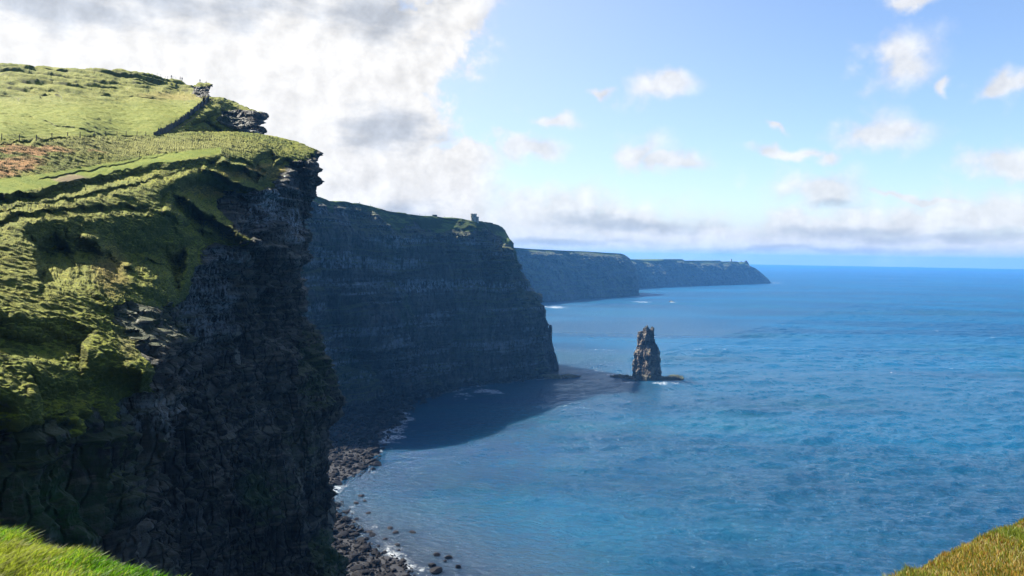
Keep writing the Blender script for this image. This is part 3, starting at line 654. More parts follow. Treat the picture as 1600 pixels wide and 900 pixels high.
def build_sea():
    a = np.concatenate([np.linspace(-180, -44, 24)[:-1], np.linspace(-44, -24, 40)[:-1], np.linspace(-24, 37, 1250)[:-1], np.linspace(37, 60, 40)[:-1], np.linspace(60, 180, 20)])
    r = [20.0, 120, 220, 300]
    while r[-1] < 22000: r.append(r[-1]+max(0.95, r[-1]*0.0030, (r[-1]/1500)**2*3.0))
    r = np.array(r); A, Rr = np.meshgrid(np.radians(a), r)
    X, Y = Rr*np.sin(A), Rr*np.cos(A)
    t1 = ocean_tile(512, 331.0, 8.0, 1.9, 1, 0.7); t2 = ocean_tile(512, 1130.0, 13.0, 2.1, 2, 3.0)
    P = np.stack([X, Y, 0*X], -1).astype(np.float32)
    calm = 0.75+0.6*fbm(P, (420, 160, 1), 3, 300)
    sd = shore_dist(X, Y)
    near = sstep(sd, 0, 140)*0.8+0.2
    ca_, sa_ = math.cos(.37), math.sin(.37)
    h = tile_at(t1, 331.0, X, Y)*0.55*calm+tile_at(t1, 331*1.618, X*ca_-Y*sa_, X*sa_+Y*ca_)*0.42+tile_at(t2, 1130.0, X, Y)*0.5
    t3 = ocean_tile(512, 150.0, 5.0, 1.8, 3, 0.35); h = h+tile_at(t3, 150.0, X, Y)*0.17*calm+tile_at(t3, 150*1.37, X*ca_+Y*sa_, Y*ca_-X*sa_)*0.12
    z = h*near*np.clip(1.15-Rr/9000, 0.15, 1)*(Rr > 250)
    n5 = fbm(P, (9, 9, 1), 4, 320, .6); n6 = fbm(P, (45, 45, 1), 3, 330, .6)
    foam = sstep(tile_at(t1, 331.0, X, Y)+0.8*tile_at(t2, 1130.0, X, Y), 3.3, 3.9)*sstep(fbm(P, (300, 300, 1), 3, 310), 0.0, .35)*sstep(Rr, 500, 1400)*sstep(n5, -.1, .2)*.8
    fr = lambda px, py, rr, k: np.clip(1-(((X-sea(px, py)[0])/rr)**2+((Y-sea(px, py)[1])/(rr*k))**2), 0, 1)
    surf = sstep(sd, -5, 1)*sstep(sd, 9, 2)*sstep(n6+n5*.5, 0.05, .4)*.6
    wash = np.zeros(X.shape)
    for fx_, fy_, rr, k in [(612, 682, 16, 3.5), (600, 692, 12, 2.5), (594, 704, 6, 1.5), (530, 653, 14, 2), (585, 628, 14, 2.4), (760, 612, 26, 1.2), (722, 618, 22, 1.2), (640, 650, 16, 2), (955, 586, 22, .7), (985, 598, 16, 0.5), (1210, 442, 70, 1.4),
                            (868, 480, 60, 1.2), (1052, 472, 26, 2), (512, 772, 8, 2.5), (996, 464, 40, 1), (1040, 600, 26, .6), (607, 868, 5, 1.4), (630, 888, 6, 1.2), (1003, 472, 40, 1.0), (585, 822, 4, 2), (660, 890, 7, 1)]:
        wash = np.maximum(wash, fr(fx_, fy_, rr, k))
    wash = sstep(wash*(0.5+1.2*np.abs(n6))+n5*0.7-.12, 0.30, 0.75)*np.clip(wash*3, 0, 1)*.85
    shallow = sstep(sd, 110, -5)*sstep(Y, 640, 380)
    teal = np.clip(fr(905, 770, 110, 2.2)*.10*(1+n6*3)+sstep(fbm(P, (260, 120, 1), 4, 350, .6), .1, .5)*.3, 0, 1)
    patch = fbm(P, (330, 120, 1), 4, 340, .55); patch2 = fbm(P, (900, 240, 1), 3, 344, .5)
    V = np.stack([X, Y, z], -1)
    g = grid_faces(len(r), len(a))
    m, t, p = new_mat('sea_water')
    pos = t.node('ShaderNodeNewGeometry').outputs['Position']
    c1, c2 = t.sep(t.attr('ca')), t.sep(t.attr('cb'))
    col = t.mix(t.step(c2[0], 0.2, 0.8), (0.000, 0.050, 0.122), (0.000, 0.076, 0.172))
    col = t.mix(c1[2], col, (0.0, 0.085, 0.125))
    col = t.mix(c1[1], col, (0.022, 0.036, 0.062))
    sp = t.step(t.noise(pos, 0.35, 6, 0.7), 0.40, 0.62)
    fo = t.m('MULTIPLY', c1[0], sp)
    t.put(p.inputs['Base Color'], t.mix(fo, col, (0.78, 0.83, 0.87)))
    t.put(p.inputs['Roughness'], t.m('ADD', t.m('MULTIPLY', fo, 0.5), t.m('ADD', t.step(c2[0], 0.1, 0.9, 0.09, 0.12), t.m('MULTIPLY', c2[2], 0.32))))
    p.subsurface_method = 'BURLEY'; p.inputs['Subsurface Weight'].default_value = 0.5; p.inputs['Subsurface Radius'].default_value = (1, 1, 1); p.inputs['Subsurface Scale'].default_value = 80
    p.inputs['IOR'].default_value = 1.333; p.inputs['Specular IOR Level'].default_value = 0.40; p.inputs['Specular Tint'].default_value = (0.72, 0.90, 1.0, 1)
    st = t.v('MULTIPLY', pos, (0.55, 1.0, 1.0))
    ro = t.node('ShaderNodeVectorRotate', rotation_type='Z_AXIS'); t.put(ro.inputs['Vector'], pos); ro.inputs['Angle'].default_value = 0.35
    st = t.v('MULTIPLY', ro.outputs[0], (0.45, 1.0, 1.0))
    h = t.m('ADD', t.m('MULTIPLY', t.noise(st, 0.30, 4, 0.6), 1.5), t.m('MULTIPLY', t.noise(st, 0.9, 4, 0.65), 0.42))
    wind = t.m('MULTIPLY', t.step(c2[1], 0.2, 0.8, 0.55, 1.15), t.step(c1[1], 0, 1, 1.0, 0.35))
    t.put(p.inputs['Normal'], t.bump(h, t.m('MULTIPLY', wind, 3.2), 1.0))
    link_mesh('sea', V, g[:, ::-1], m, attrs={'ca': stack3(np.clip(np.maximum(np.maximum(foam, surf), wash), 0, 1), shallow, teal), 'cb': stack3(np.clip(patch+.5, 0, 1), np.clip(patch2+.5, 0, 1), sstep(Rr, 350, 2600))})
    structure(bpy.data.objects['sea'])
build_sea()

# ---------------------------------------------------------------- haze over the whole bay
def build_haze():
    X, Z0, Z1 = 23500, -14, 262
    v = [(x, y, z) for z in (Z0, Z1) for x, y in ((-X, -X), (X, -X), (X, X), (-X, X))]
    f = [(3, 2, 1, 0), (4, 5, 6, 7), (0, 1, 5, 4), (1, 2, 6, 5), (2, 3, 7, 6), (3, 0, 4, 7)]
    m = bpy.data.materials.new('haze'); m.use_nodes = True; t = NT(m.node_tree)
    m.node_tree.nodes.remove(m.node_tree.nodes['Principled BSDF'])
    vol = t.node('ShaderNodeVolumePrincipled'); vol.inputs['Color'].default_value = (0.13, 0.42, 0.96, 1); vol.inputs['Density'].default_value = HAZE_D
    vol.inputs['Anisotropy'].default_value = 0.15
    t.l.new(vol.outputs[0], m.node_tree.nodes['Material Output'].inputs['Volume'])
    o = link_mesh('haze', v, f, m, smooth=False); o['kind'] = 'stuff'
HAZE_D = 6.3e-5
build_haze()

# ---------------------------------------------------------------- sea stack, ledges, pinnacle
def rock_loft(levels, Y, thick, corner, nz, na, k, amp, seed, z0=-3.0, cut=None):
    """levels: (py, left px, right px) from the top down; a four cornered column whose near edge is at `corner`"""
    lv = np.array(levels, float); q = np.linspace(lv[0, 0], lv[-1, 0], nz)
    L, Rr = np.interp(q, lv[:, 0], lv[:, 1]), np.interp(q, lv[:, 0], lv[:, 2])
    a = np.linspace(0, 2*np.pi, na, endpoint=False)
    G = np.zeros((nz, na, 3), np.float32)
    for i in range(nz):
        pl, pr = unp(L[i], q[i], Y), unp(Rr[i], q[i], Y); cx, hw = (pl[0]+pr[0])/2, (pr[0]-pl[0])/2; z = (pl[2]+pr[2])/2
        c = (corner-0.5)*2*hw
        cor = np.array([[-hw, hw*0.15*thick], [c, -hw*thick], [hw, -hw*0.05*thick], [-c*.5, hw*thick], [-hw, hw*0.15*thick]])
        u = a/(2*np.pi)*4; j = np.minimum(u.astype(int), 3); f = (u-j)[:, None]
        xy = cor[j]*(1-f)+cor[j+1]*f
        G[i, :, 0] = cx+xy[:, 0]; G[i, :, 1] = Y+xy[:, 1]; G[i, :, 2] = z
    bot = G[-1:].copy(); bot[..., 2] = z0
    top = [G[:1]*(1-w)+G[:1].mean(1, keepdims=True)*w for w in (1.0, 0.66, 0.33)]
    G = np.concatenate(top+[G, bot], 0); G = np.concatenate([G, G[:, :1]], 1)
    N = normals(blur(G, 2)); N[:, 0] = N[:, -1] = (N[:, 1]+N[:, -2])/2
    ctr = G.mean(1, keepdims=True); sg = np.sign(((G-ctr)*N)[..., :2].sum((-1, ))[3:].mean()); N = N*(sg if sg else 1)
    G2 = G+rock_disp(G, N, np.ones(G.shape[:2]), k, amp, seed)
    G2[:2] = G[:2]*0.6+G2[:2]*0.4
    G2[:, -1] = G2[:, 0]
    if cut is not None: G2 = cut(G2)
    nv, nu = G2.shape[:2]
    i = np.arange(nv*nu).reshape(nv, nu); f = grid_faces(nv, nu)
    if sg > 0: f = f[:, ::-1]
    col = np.ones((nv*nu, 3)); col[:, 1] = 0.12; col[:, 2] = 0.1
    return G2, f, {'ca': col, 'cb': np.zeros((nv*nu, 3)), 'cc': np.zeros((nv*nu, 3))}
M_stack = terrain_material('stack_rock', 1.9, stone=(1.55, 1.38, 1.2))
def build_stack():
    Ys = 990.0
    lv = [(510, 1011, 1020.5), (513, 1006, 1021), (517, 1004.5, 1021), (521, 999, 1022), (528, 998, 1023), (536, 997, 1025.5), (542, 995, 1027), (546, 991, 1031), (550, 988, 1032), (554, 987, 1032.5), (561, 989, 1034), (570, 988.5, 1033), (580, 988, 1033), (586, 986, 1033.5), (592, 986, 1034), (598, 990, 1036)]; lv = [(a, b+(1011-b)*.10, c-(c-1011)*.10) for a, b, c in lv]
    def cut(G):
        h = G[..., 2]; n = fbm(G, (3.2, 3.2, 9), 3, 500)
        w = sstep(h, 52, 64)
        G[..., 2] = h-w*np.clip(n+0.25, 0, 1)*9
        return G
    G, f, at = rock_loft(lv, Ys, 1.1, 0.56, 230, 200, 1.35, 0.62, 3, cut=cut)
    cc = at['cc']; cc[:, 2] = 0
    at['ca'][:, 1] = (np.clip(0.5-G[..., 2]/30, 0, .4)).ravel()
    o = link_mesh('sea_stack', G, f, M_stack, attrs=at)
    thing(o, 'tall jagged rock stack rising from the sea, sunlit on its left face', 'sea stack')
build_stack()
G, f, at = rock_loft([(508, 858.5, 862), (514, 857.5, 862.5), (520, 858, 862.5), (530, 857, 863.5), (545, 856, 865), (560, 856, 868), (586, 856, 874)], 1046.0, 1.0, 0.5, 90, 60, 0.9, 0.5, 13)
thing(link_mesh('rock_pinnacle', G, f, M_mid, attrs=at), 'thin dark rock spike standing against the seaward corner of the great headland', 'rock')
def slab(name, pts, h, seed, label, mat=None):
    """low wave cut shelf: outline from its middle line (px, py, half depth in metres)"""
    n = 60; P = sea([p[0] for p in pts], [p[1] for p in pts]); s_ = np.linspace(0, 1, n); l = np.linspace(0, 1, len(pts))
    X, Y = np.interp(s_, l, P[:, 0]), np.interp(s_, l, P[:, 1]); hd = np.interp(s_, l, [p[2] for p in pts])
    hd = hd*np.sqrt(np.clip(1-(2*s_-1)**6, 0, 1))
    v = np.linspace(-1, 1, 28)
    G = np.zeros((28, n, 3), np.float32)
    G[..., 0] = X[None]; G[..., 1] = Y[None]+v[:, None]*hd[None]
    e = np.clip((1-np.abs(v)[:, None])*3.5, 0, 1)*np.clip(np.minimum(s_, 1-s_)*18, 0, 1)[None]
    nz = fbm(G, (9, 9, 1), 4, seed, 0.6); nx = fbm(G, (4, 4, 1), 3, seed+5)
    G[..., 2] = -1.5+e*(h+1.5)*(0.72+0.28*np.tanh(nz*5))+nx*0.8*e; G[..., 1] += nx*2
    c = np.ones((28*n, 3)); c[:, 1] = 0.25; c[:, 2] = 0.1; z = np.zeros((28*n, 3))
    o = link_mesh(name, G, grid_faces(28, n), mat or M_stack, attrs={'ca': c, 'cb': z, 'cc': z})
    return thing(o, label, 'rock ledge')
slab('rock_ledge', [(951, 588, 4), (968, 588.5, 8), (985, 590, 11), (998, 592, 14)], 4.2, 1, 'low dark rock shelf reaching left from the foot of the sea stack')
slab('rock_ledge', [(1022, 594, 14), (1040, 592.5, 13), (1056, 592, 12), (1070, 592.5, 6)], 4.2, 2, 'low dark rock shelf reaching right from the foot of the sea stack')
slab('rock_ledge', [(836, 590, 8), (866, 589.5, 14), (888, 589, 12), (909, 588, 5)], 3.2, 3, 'flat wave washed rock shelf jutting out below the great headland')
slab('rock_islet', [(922, 586.8, 1.5), (927, 586.6, 3), (932, 586.8, 1.5)], 1.4, 4, 'tiny low rock in the water between headland shelf and sea stack')['category'] = 'rock'
slab('rock_islet', [(1045, 471.8, 6), (1049, 471.4, 14), (1054, 471.8, 6)], 3.5, 5, 'small far rock breaking the open water behind the sea stack')['category'] = 'rock'

# ---------------------------------------------------------------- boulder beach
M_stone, t, p = new_mat('wet_stone')
oi = t.node('ShaderNodeNewGeometry')
pos = oi.outputs['Position']
t.put(p.inputs['Base Color'], t.mix(t.step(oi.outputs['Random Per Island'], 0.0, 1.0), (0.007, 0.007, 0.010), t.mix(t.noise(pos, 1.2, 4), (0.009, 0.009, 0.011), (0.019, 0.017, 0.019))))
p.inputs['Roughness'].default_value = 0.7; p.inputs['Specular IOR Level'].default_value = 0.1
t.put(p.inputs['Normal'], t.bump(t.noise(pos, 3.0, 5), 0.4, 0.7))
def ico(sub):
    import bmesh
    bm = bmesh.new(); bmesh.ops.create_icosphere(bm, subdivisions=sub, radius=1)
    v = np.array([x.co[:] for x in bm.verts]); f = np.array([[a.index for a in fc.verts] for fc in bm.faces]); bm.free(); return v, f
def stone_shape(v, seed, flat=0.6):
    r_ = np.random.default_rng(seed); w = v.copy()
    for _ in range(7):
        n = r_.normal(size=3); n /= np.linalg.norm(n); c = r_.uniform(0.45, 0.85); d = w@n; w = w-np.maximum(d-c, 0)[:, None]*n
    w *= np.array([1, r_.uniform(.65, 1), flat*r_.uniform(.7, 1.15)]); return w
def beach_z(X, Y):
    return np.clip(-shore_dist(X, Y)*0.06, -2.5, 5.5)-0.25
def build_beach():
    x, y = np.meshgrid(np.linspace(-330, 62, 220), np.linspace(250, 1090, 420)); z = beach_z(x, y)
    P = np.stack([x, y, z], -1); P[..., 2] += fbm(P, (6, 6, 1), 3, 600)*0.5*(z > -1)
    n = P.shape[0]*P.shape[1]
    m = plain('shingle', (0.014, 0.014, 0.017), 0.6, 0.6, 0.9)
    structure(link_mesh('beach', P, grid_faces(*P.shape[:2])[:, ::-1], m))
    v, f = ico(2); V, Fc = [], []; off = 0
    shapes = [stone_shape(v, 700+i, 0.62) for i in range(14)]
    r_ = np.random.default_rng(5); cnt = 0
    while cnt < 9000:
        X, Y = r_.uniform(-250, 60, 4000), 320+700*r_.uniform(0, 1, 4000)**1.8
        sd = shore_dist(X, Y); pxx = CX+F*X/Y
        ok = (sd < 3) & (sd > -75) & (pxx > 465) & (X < 45); ok &= r_.uniform(size=4000) < np.where(sd > -4, 0.45, 1)
        for xx, yy, ss in zip(X[ok], Y[ok], sd[ok]):
            s_ = min(4.2, 0.38+r_.exponential(0.60)**1.25)*(1.0+0.3*(yy > 550))
            w = shapes[r_.integers(14)]*s_; a = r_.uniform(0, 6.28); ca_, sa_ = math.cos(a), math.sin(a)
            w = np.stack([w[:, 0]*ca_-w[:, 1]*sa_+xx, w[:, 0]*sa_+w[:, 1]*ca_+yy, w[:, 2]+min(5.4, max(-.6, -ss*.06))+0.1*s_], -1)
            V.append(w); Fc.append(f+off); off += len(v); cnt += 1
            if cnt >= 9000: break
    o = link_mesh('beach_boulders', np.concatenate(V), np.concatenate(Fc), M_stone, smooth=False); o['kind'] = 'stuff'
    # the ones that stand clear in the shallows can be counted
    lone = [(564, 776, 2.6, 'long dark boulder lying alone in the shallows, farthest up the cove'), (570, 783, 1.7, 'small dark boulder just below the long one in the shallows'), (556, 787, 2.2, 'flat dark boulder left of the two uppermost in the shallows'), (575, 802, 1.9, 'dark boulder alone midway between upper shallows and shingle edge'),
            (609, 826.5, 2.2, 'left one of three boulders in an arc below the ripples'), (618, 833.5, 2.3, 'rounded boulder, middle one of three in an arc below the ripples'), (644, 833, 2.6, 'rounded boulder farthest out on the water, right of the arc of three'), (620, 852.5, 2.2, 'single rounded boulder halfway down to the shingle point'), (623, 860, 1.2, 'tiny boulder just under the single rounded one'),
            (602, 844, 1.9, 'boulder touching the shingle edge beside white wash'), (683, 867.5, 2.3, 'ragged low rock, left of the pair off the shingle point'), (701, 871, 2.6, 'ragged slanting rock, right of the pair off the shingle point'), (675, 885, 2.6, 'upper boulder of the dark cluster off the shingle point'), (681, 893.5, 4.0, 'biggest boulder of the dark cluster off the shingle point'), (687, 889, 1.7, 'small boulder on the right side of the dark cluster'),
            (716, 886.5, 2.4, 'rounded boulder standing alone right of the dark cluster'), (695, 877, 1.2, 'small stone between the slanting rock and the dark cluster'), (630, 877, 2.0, 'boulder in the white wash at the shingle edge'), (514, 774, 4.2, 'large boulder at the foot of the cliff beside a white wash')]
    for i, (px, py, sz, lab) in enumerate(lone):
        w = stone_shape(v, 900+i, 0.6)*np.array([sz*.85, sz*1.05, sz*0.8]); q = sea(px, py)
        o = link_mesh('boulder', w, f, M_stone, smooth=False); o.location = (q[0], q[1], 0.18*sz); o.rotation_euler = (0, 0, r_.uniform(-.5, .5))
        thing(o, lab, 'boulder', 'lone boulders in the shallows')
build_beach()

# ---------------------------------------------------------------- mesh builder for made things
class MB:
    def __init__(s): s.v, s.f = [], []
    def box(s, c, d, rz=0.0, taper=1.0):
        i = len(s.v); x, y, z = (k/2 for k in d); ca_, sa_ = math.cos(rz), math.sin(rz)
        for dz, k in ((-z, 1), (z, taper)):
            for dx, dy in ((-x, -y), (x, -y), (x, y), (-x, y)):
                dx2, dy2 = dx*k, dy*k; s.v.append((c[0]+dx2*ca_-dy2*sa_, c[1]+dx2*sa_+dy2*ca_, c[2]+dz))
        s.f += [tuple(i+j for j in q) for q in ((0, 3, 2, 1), (4, 5, 6, 7), (0, 1, 5, 4), (1, 2, 6, 5), (2, 3, 7, 6), (3, 0, 4, 7))]; return s
    def lathe(s, prof, n=24, c=(0, 0)):
        i = len(s.v)
        for r_, z in prof:
            for k in range(n): a = 2*math.pi*k/n; s.v.append((c[0]+r_*math.cos(a), c[1]+r_*math.sin(a), z))
        for j in range(len(prof)-1):
            for k in range(n): k2 = (k+1) % n; s.f.append((i+j*n+k, i+j*n+k2, i+(j+1)*n+k2, i+(j+1)*n+k))
        return s
    def tube(s, pts, r_, n=5):
        i = len(s.v); pts = [Vector(q) for q in pts]
        for j, q in enumerate(pts):
            d = (pts[min(j+1, len(pts)-1)]-pts[max(j-1, 0)]).normalized(); a = d.cross(Vector((0, 0, 1))) if abs(d.z) < .95 else d.cross(Vector((1, 0, 0))); a.normalize(); b = d.cross(a)
            for k in range(n): an = 2*math.pi*k/n; s.v.append(tuple(q+(a*math.cos(an)+b*math.sin(an))*r_))
        for j in range(len(pts)-1):
            for k in range(n): k2 = (k+1) % n; s.f.append((i+j*n+k, i+j*n+k2, i+(j+1)*n+k2, i+(j+1)*n+k))
        return s
    def build(s, name, mat, parent=None, smooth=False):
        me = bpy.data.meshes.new(name); me.from_pydata(s.v, [], s.f); me.update()
        if smooth: me.polygons.foreach_set('use_smooth', [True]*len(me.polygons))
        me.materials.append(mat); o = bpy.data.objects.new(name, me); C.objects.link(o)
        if parent: o.parent = parent
        return o
M_wood = plain('weathered_wood', (0.10, 0.085, 0.065), 0.85, 0.3, 8)
M_wire = plain('galvanised_wire', (0.25, 0.25, 0.25), 0.45, 0.1, 4, 0.8)
M_flag = plain('flagstone', (0.055, 0.055, 0.055), 0.8, 0.5, 1.5)
M_lime = plain('pale_stone', (0.42, 0.40, 0.36), 0.85, 0.25, 0.8)
M_dark = plain('dark_opening', (0.02, 0.02, 0.022), 0.6, 0.1)

# ---------------------------------------------------------------- fences
def fence(name, label, bases, h, root_loc, r_=0.055):
    e = empty(name, root_loc, label, 'fence'); rl = Vector([float(q) for q in root_loc]); tops = []
    for i, b in enumerate(bases):
        tilt = random.uniform(-.05, .05); hh = h*random.uniform(.92, 1.08)
        o = MB().box((0, 0, hh/2-.15), (r_*2, r_*2, hh+.3), random.uniform(0, 1), 0.9).build('post', M_wood, e)
        o.location = Vector(b)-rl; o.rotation_euler = (tilt, -tilt*.7, 0); tops.append((Vector(b)-rl, hh))
    for k in (0.45, 0.72, 0.93):
        MB().tube([q+Vector((0, 0, hh*k)) for q, hh in tops], 0.012, 4).build('wire', M_wire, e)
    return e
run = [(2.6, 219), (30, 220), (57, 220), (81, 218), (105, 216.5), (125, 215), (147, 214), (165, 213), (183, 212.5), (197, 212.5), (214, 212.5), (228, 213), (245, 213)]
bs = [ground_at('near_cliff', a-28, b) for a, b in run[:1]]+[ground_at('near_cliff', a, b) for a, b in run]
fence('wire_fence', 'wire fence on dark wooden posts along the foot of the hill field', bs, 1.35, bs[7], 0.07)
dg = [(252, 207), (260, 202), (268, 197), (276, 192), (284, 187), (291, 182), (298, 176.5), (305, 171.5), (312, 166), (318, 161), (324, 156.5)]
bs2 = [ground_at('hill', a, b) for a, b in dg]
fence('wire_fence', 'wire fence climbing the hill beside the dark flagstone wall', bs2, 1.35, bs2[5], 0.07)
# flagstone wall on the seaward side of that fence
wall = [(241, 213), (262, 203), (282, 191), (300, 177), (316, 164), (327, 154)]
wx = np.linspace(0, 1, 64); l = np.linspace(0, 1, len(wall)); wp = [ground_at('cliff_shoulder', float(np.interp(a, l, [q[0] for q in wall])), float(np.interp(a, l, [q[1] for q in wall]))+2.5) for a in wx]
wl0 = Vector([float(q) for q in wp[30]])
mb = MB()
for a, b in zip(wp[:-1], wp[1:]):
    a, b = Vector(a)-wl0, Vector(b)-wl0; d = b-a; L = max(d.length*1.25, .8); h_ = random.uniform(1.5, 2.1)
    mb.box(((a+b)/2+Vector((random.uniform(-.05, .05), 0, h_/2-.5))), (L, .16, h_+.6), math.atan2(d.y, d.x)+random.uniform(-.06, .06))
o = mb.build('stone_wall', M_flag); o.location = wl0
thing(o, 'dark wall of upright flagstones climbing diagonally from the fence corner', 'wall')
# railing among the walkers on the crest
rb = [crest_at('hill', a) for a in (246, 252, 258.5, 263, 270.5, 276)]
fence('railing', 'faint low post railing on the hill crest by the walkers', rb, 1.2, rb[2], 0.05)

# ---------------------------------------------------------------- towers
def round_tower(loc):
    e = empty('stone_tower', loc, 'round pale stone tower with a small turret on the great headland', 'tower')
    w = MB().lathe([(4.0, -3), (3.9, 0), (3.75, 7.6), (3.95, 8.0), (3.95, 8.6)], 32); w.build('wall', M_lime, e, True)
    MB().lathe([(3.9, 8.5), (3.2, 8.5), (3.2, 8.1), (0.01, 8.15)], 32).build('roof', M_flag, e)
    for k in range(10):
        a = k*2*math.pi/10; MB().box((3.6*math.cos(a), 3.6*math.sin(a), 8.95), (.65, 1.3, .8), a).build('battlement', M_flag, e)
    tu = MB().lathe([(1.9, -3), (1.85, 5.0), (1.95, 5.2), (1.95, 5.7), (.01, 5.75)], 20, (4.6, -1.0)).build('turret', M_lime, e, True)
    for a, z in ((-1.9, 3.0), (-1.2, 5.6), (-2.5, 5.6)):
        MB().box((3.88*math.cos(a), 3.88*math.sin(a), z), (.3, .7, 1.3), a).build('window', M_dark, e)
    MB().box((3.95*math.cos(-1.65), 3.95*math.sin(-1.65), 1.0), (.3, 1.0, 2.1), -1.65).build('door', M_dark, e)
q = crest_at('great_headland', 739); round_tower((q[0], q[1]+3, q[2]-.6))
q = crest_at('farthest_headland', 1143.5, 1.0)
e = empty('signal_tower', (q[0], q[1]+4, q[2]-1), 'tiny square tower on the crest of the farthest headland', 'tower')
MB().box((0, 0, 6), (7.5, 7.5, 16)).build('wall', M_lime, e)
MB().box((0, 0, 14.6), (8.6, 8.6, 1.4)).build('parapet', M_flag, e)
MB().box((0, -3.8, 7.5), (1.2, .3, 2.2)).build('window', M_dark, e)
def knob(px0, px1, h, lab):
    a, b = crest_at('farthest_headland', px0, 1.5), crest_at('farthest_headland', px1, 1.5); c = (a+b)/2; w = abs(b[0]-a[0])/2+5
    v, f = ico(4); n = fbm(np.asarray(v)[None]*2.2, 1.0, 4, int(px0))[0]
    o = link_mesh('rock_outcrop', v*np.array([w, w*1.3, h])*(1+.35*n)[:, None], f, M_far, attrs={'ca': np.tile([1., .2, 0.], (len(v), 1)), 'cb': np.zeros((len(v), 3)), 'cc': np.zeros((len(v), 3))})
    o.location = (c[0], c[1]+w*.3, c[2]-2); thing(o, lab, 'rock')
knob(1164, 1168, 13, 'knobbly rock outcrop near the tip of the farthest headland')
knob(1159, 1161.5, 7, 'smaller lump of rock left of the knobbly outcrop on the farthest headland')
q = crest_at('great_headland', 680)
e = empty('low_building', (q[0], q[1]+2, q[2]-.3), 'low dark shelter on the ridge of the great headland, left of the round tower', 'building')
MB().box((0, 0, .8), (5.6, 3.2, 2.2)).build('wall', M_flag, e); MB().box((0, 0, 2.05), (6.1, 3.7, .3), 0, .85).build('roof', M_dark, e); MB().box((0.6, -1.65, .9), (1.0, .1, 1.4)).build('door', M_dark, e)

# ---------------------------------------------------------------- people
def skin_mesh(name, joints, edges, mat, parent=None, sub=1):
    me = bpy.data.meshes.new(name); me.from_pydata([j[0] for j in joints], edges, []); me.update()
    o = bpy.data.objects.new(name, me); C.objects.link(o)
    if parent: o.parent = parent
    sk = o.modifiers.new('skin', 'SKIN'); sk.use_smooth_shade = True
    for i, j in enumerate(joints): me.skin_vertices[0].data[i].radius = j[1] if isinstance(j[1], tuple) else (j[1], j[1])
    me.skin_vertices[0].data[0].use_root = True
    if sub: s_ = o.modifiers.new('sub', 'SUBSURF'); s_.levels = sub; s_.render_levels = sub
    me.materials.append(mat); return o
M_skin = plain('skin', (0.45, 0.28, 0.2), 0.6, 0.05)
M_hair = plain('hair', (0.03, 0.02, 0.015), 0.6, 0.2)
def cloth(name, c): return plain(name, c, 0.85, 0.15, 20)
CL = {k: cloth(k+'_cloth', c) for k, c in {'black': (.02, .02, .025), 'navy': (.03, .04, .09), 'red': (.35, .04, .03), 'grey': (.14, .14, .15), 'jeans': (.05, .07, .13), 'tan': (.3, .22, .14), 'teal': (.03, .14, .16)}.items()}
def person(loc, rz, label, top, legs, pose='stand', group=None):
    e = empty('person', loc, label, 'person', group, rz)
    if pose == 'stand':
        hip, sh, nk, hd = (0, 0, .93), (0, .02, 1.40), (0, .02, 1.5), (0, .0, 1.63)
        kn = [(-.11, -.03, .50), (.11, .06, .50)]; an = [(-.12, .05, .09), (.13, .0, .09)]; toe = [(-.14, -.12, .04), (.15, -.16, .04)]
        el = [(-.27, .04, 1.13), (.27, .05, 1.13)]; ha = [(-.26, -.10, .90), (.25, -.12, .92)]
    else:
        hip, sh, nk, hd = (0, .1, .12), (0, .12, .58), (0, .10, .68), (0, .05, .82)
        kn = [(-.14, -.34, .42), (.14, -.34, .40)]; an = [(-.14, -.56, .09), (.15, -.58, .09)]; toe = [(-.15, -.74, .05), (.16, -.76, .05)]
        el = [(-.26, .0, .34), (.26, .0, .34)]; ha = [(-.15, -.26, .36), (.15, -.26, .36)]
    sl = [(-.19, sh[1], sh[2]), (.19, sh[1], sh[2])]; hj = [(-.10, hip[1], hip[2]-.04), (.10, hip[1], hip[2]-.04)]
    mid = tuple((a+b)/2 for a, b in zip(hip, sh))
    top_h = (hd[0], hd[1], hd[2]+.10)
    J = [(hip, .13), (mid, .125), (sh, .12), (nk, .055), (hd, .095), (top_h, .07)]; E = [(0, 1), (1, 2), (2, 3), (3, 4), (4, 5)]
    for s_ in (0, 1):
        b = len(J); J += [(hj[s_], .085), (kn[s_], .055), (an[s_], .038), (toe[s_], .035), (sl[s_], .055), (el[s_], .038), (ha[s_], .032)]
        E += [(0, b), (b, b+1), (b+1, b+2), (b+2, b+3), (2, b+4), (b+4, b+5), (b+5, b+6)]
    skin_mesh('body', J, E, M_skin, e)
    J = [(hip, .17), (mid, .16), (sh, .155)]; E = [(0, 1), (1, 2)]
    for s_ in (0, 1):
        b = len(J); w = tuple(a*.2+c*.8 for a, c in zip(el[s_], ha[s_])); J += [(sl[s_], .085), (el[s_], .062), (w, .05)]; E += [(2, b), (b, b+1), (b+1, b+2)]
    skin_mesh('jacket', J, E, CL[top], e)
    J = [((hip[0], hip[1], hip[2]-.02), .15)]; E = []
    for s_ in (0, 1):
        b = len(J); J += [(hj[s_], .11), (kn[s_], .078), (an[s_], .062)]; E += [(0, b), (b, b+1), (b+1, b+2)]
    skin_mesh('trousers', J, E, CL[legs], e)
    v, f = ico(2); v = v[:]*np.array([.105, .115, .11]); keep = v.copy(); keep[:, 2] = np.maximum(keep[:, 2], 0.0)+0.03; keep[:, 1] += .015
    link_mesh('hair', keep+np.array(hd)+np.array([0, 0, .03]), f, M_hair, e)
    return e
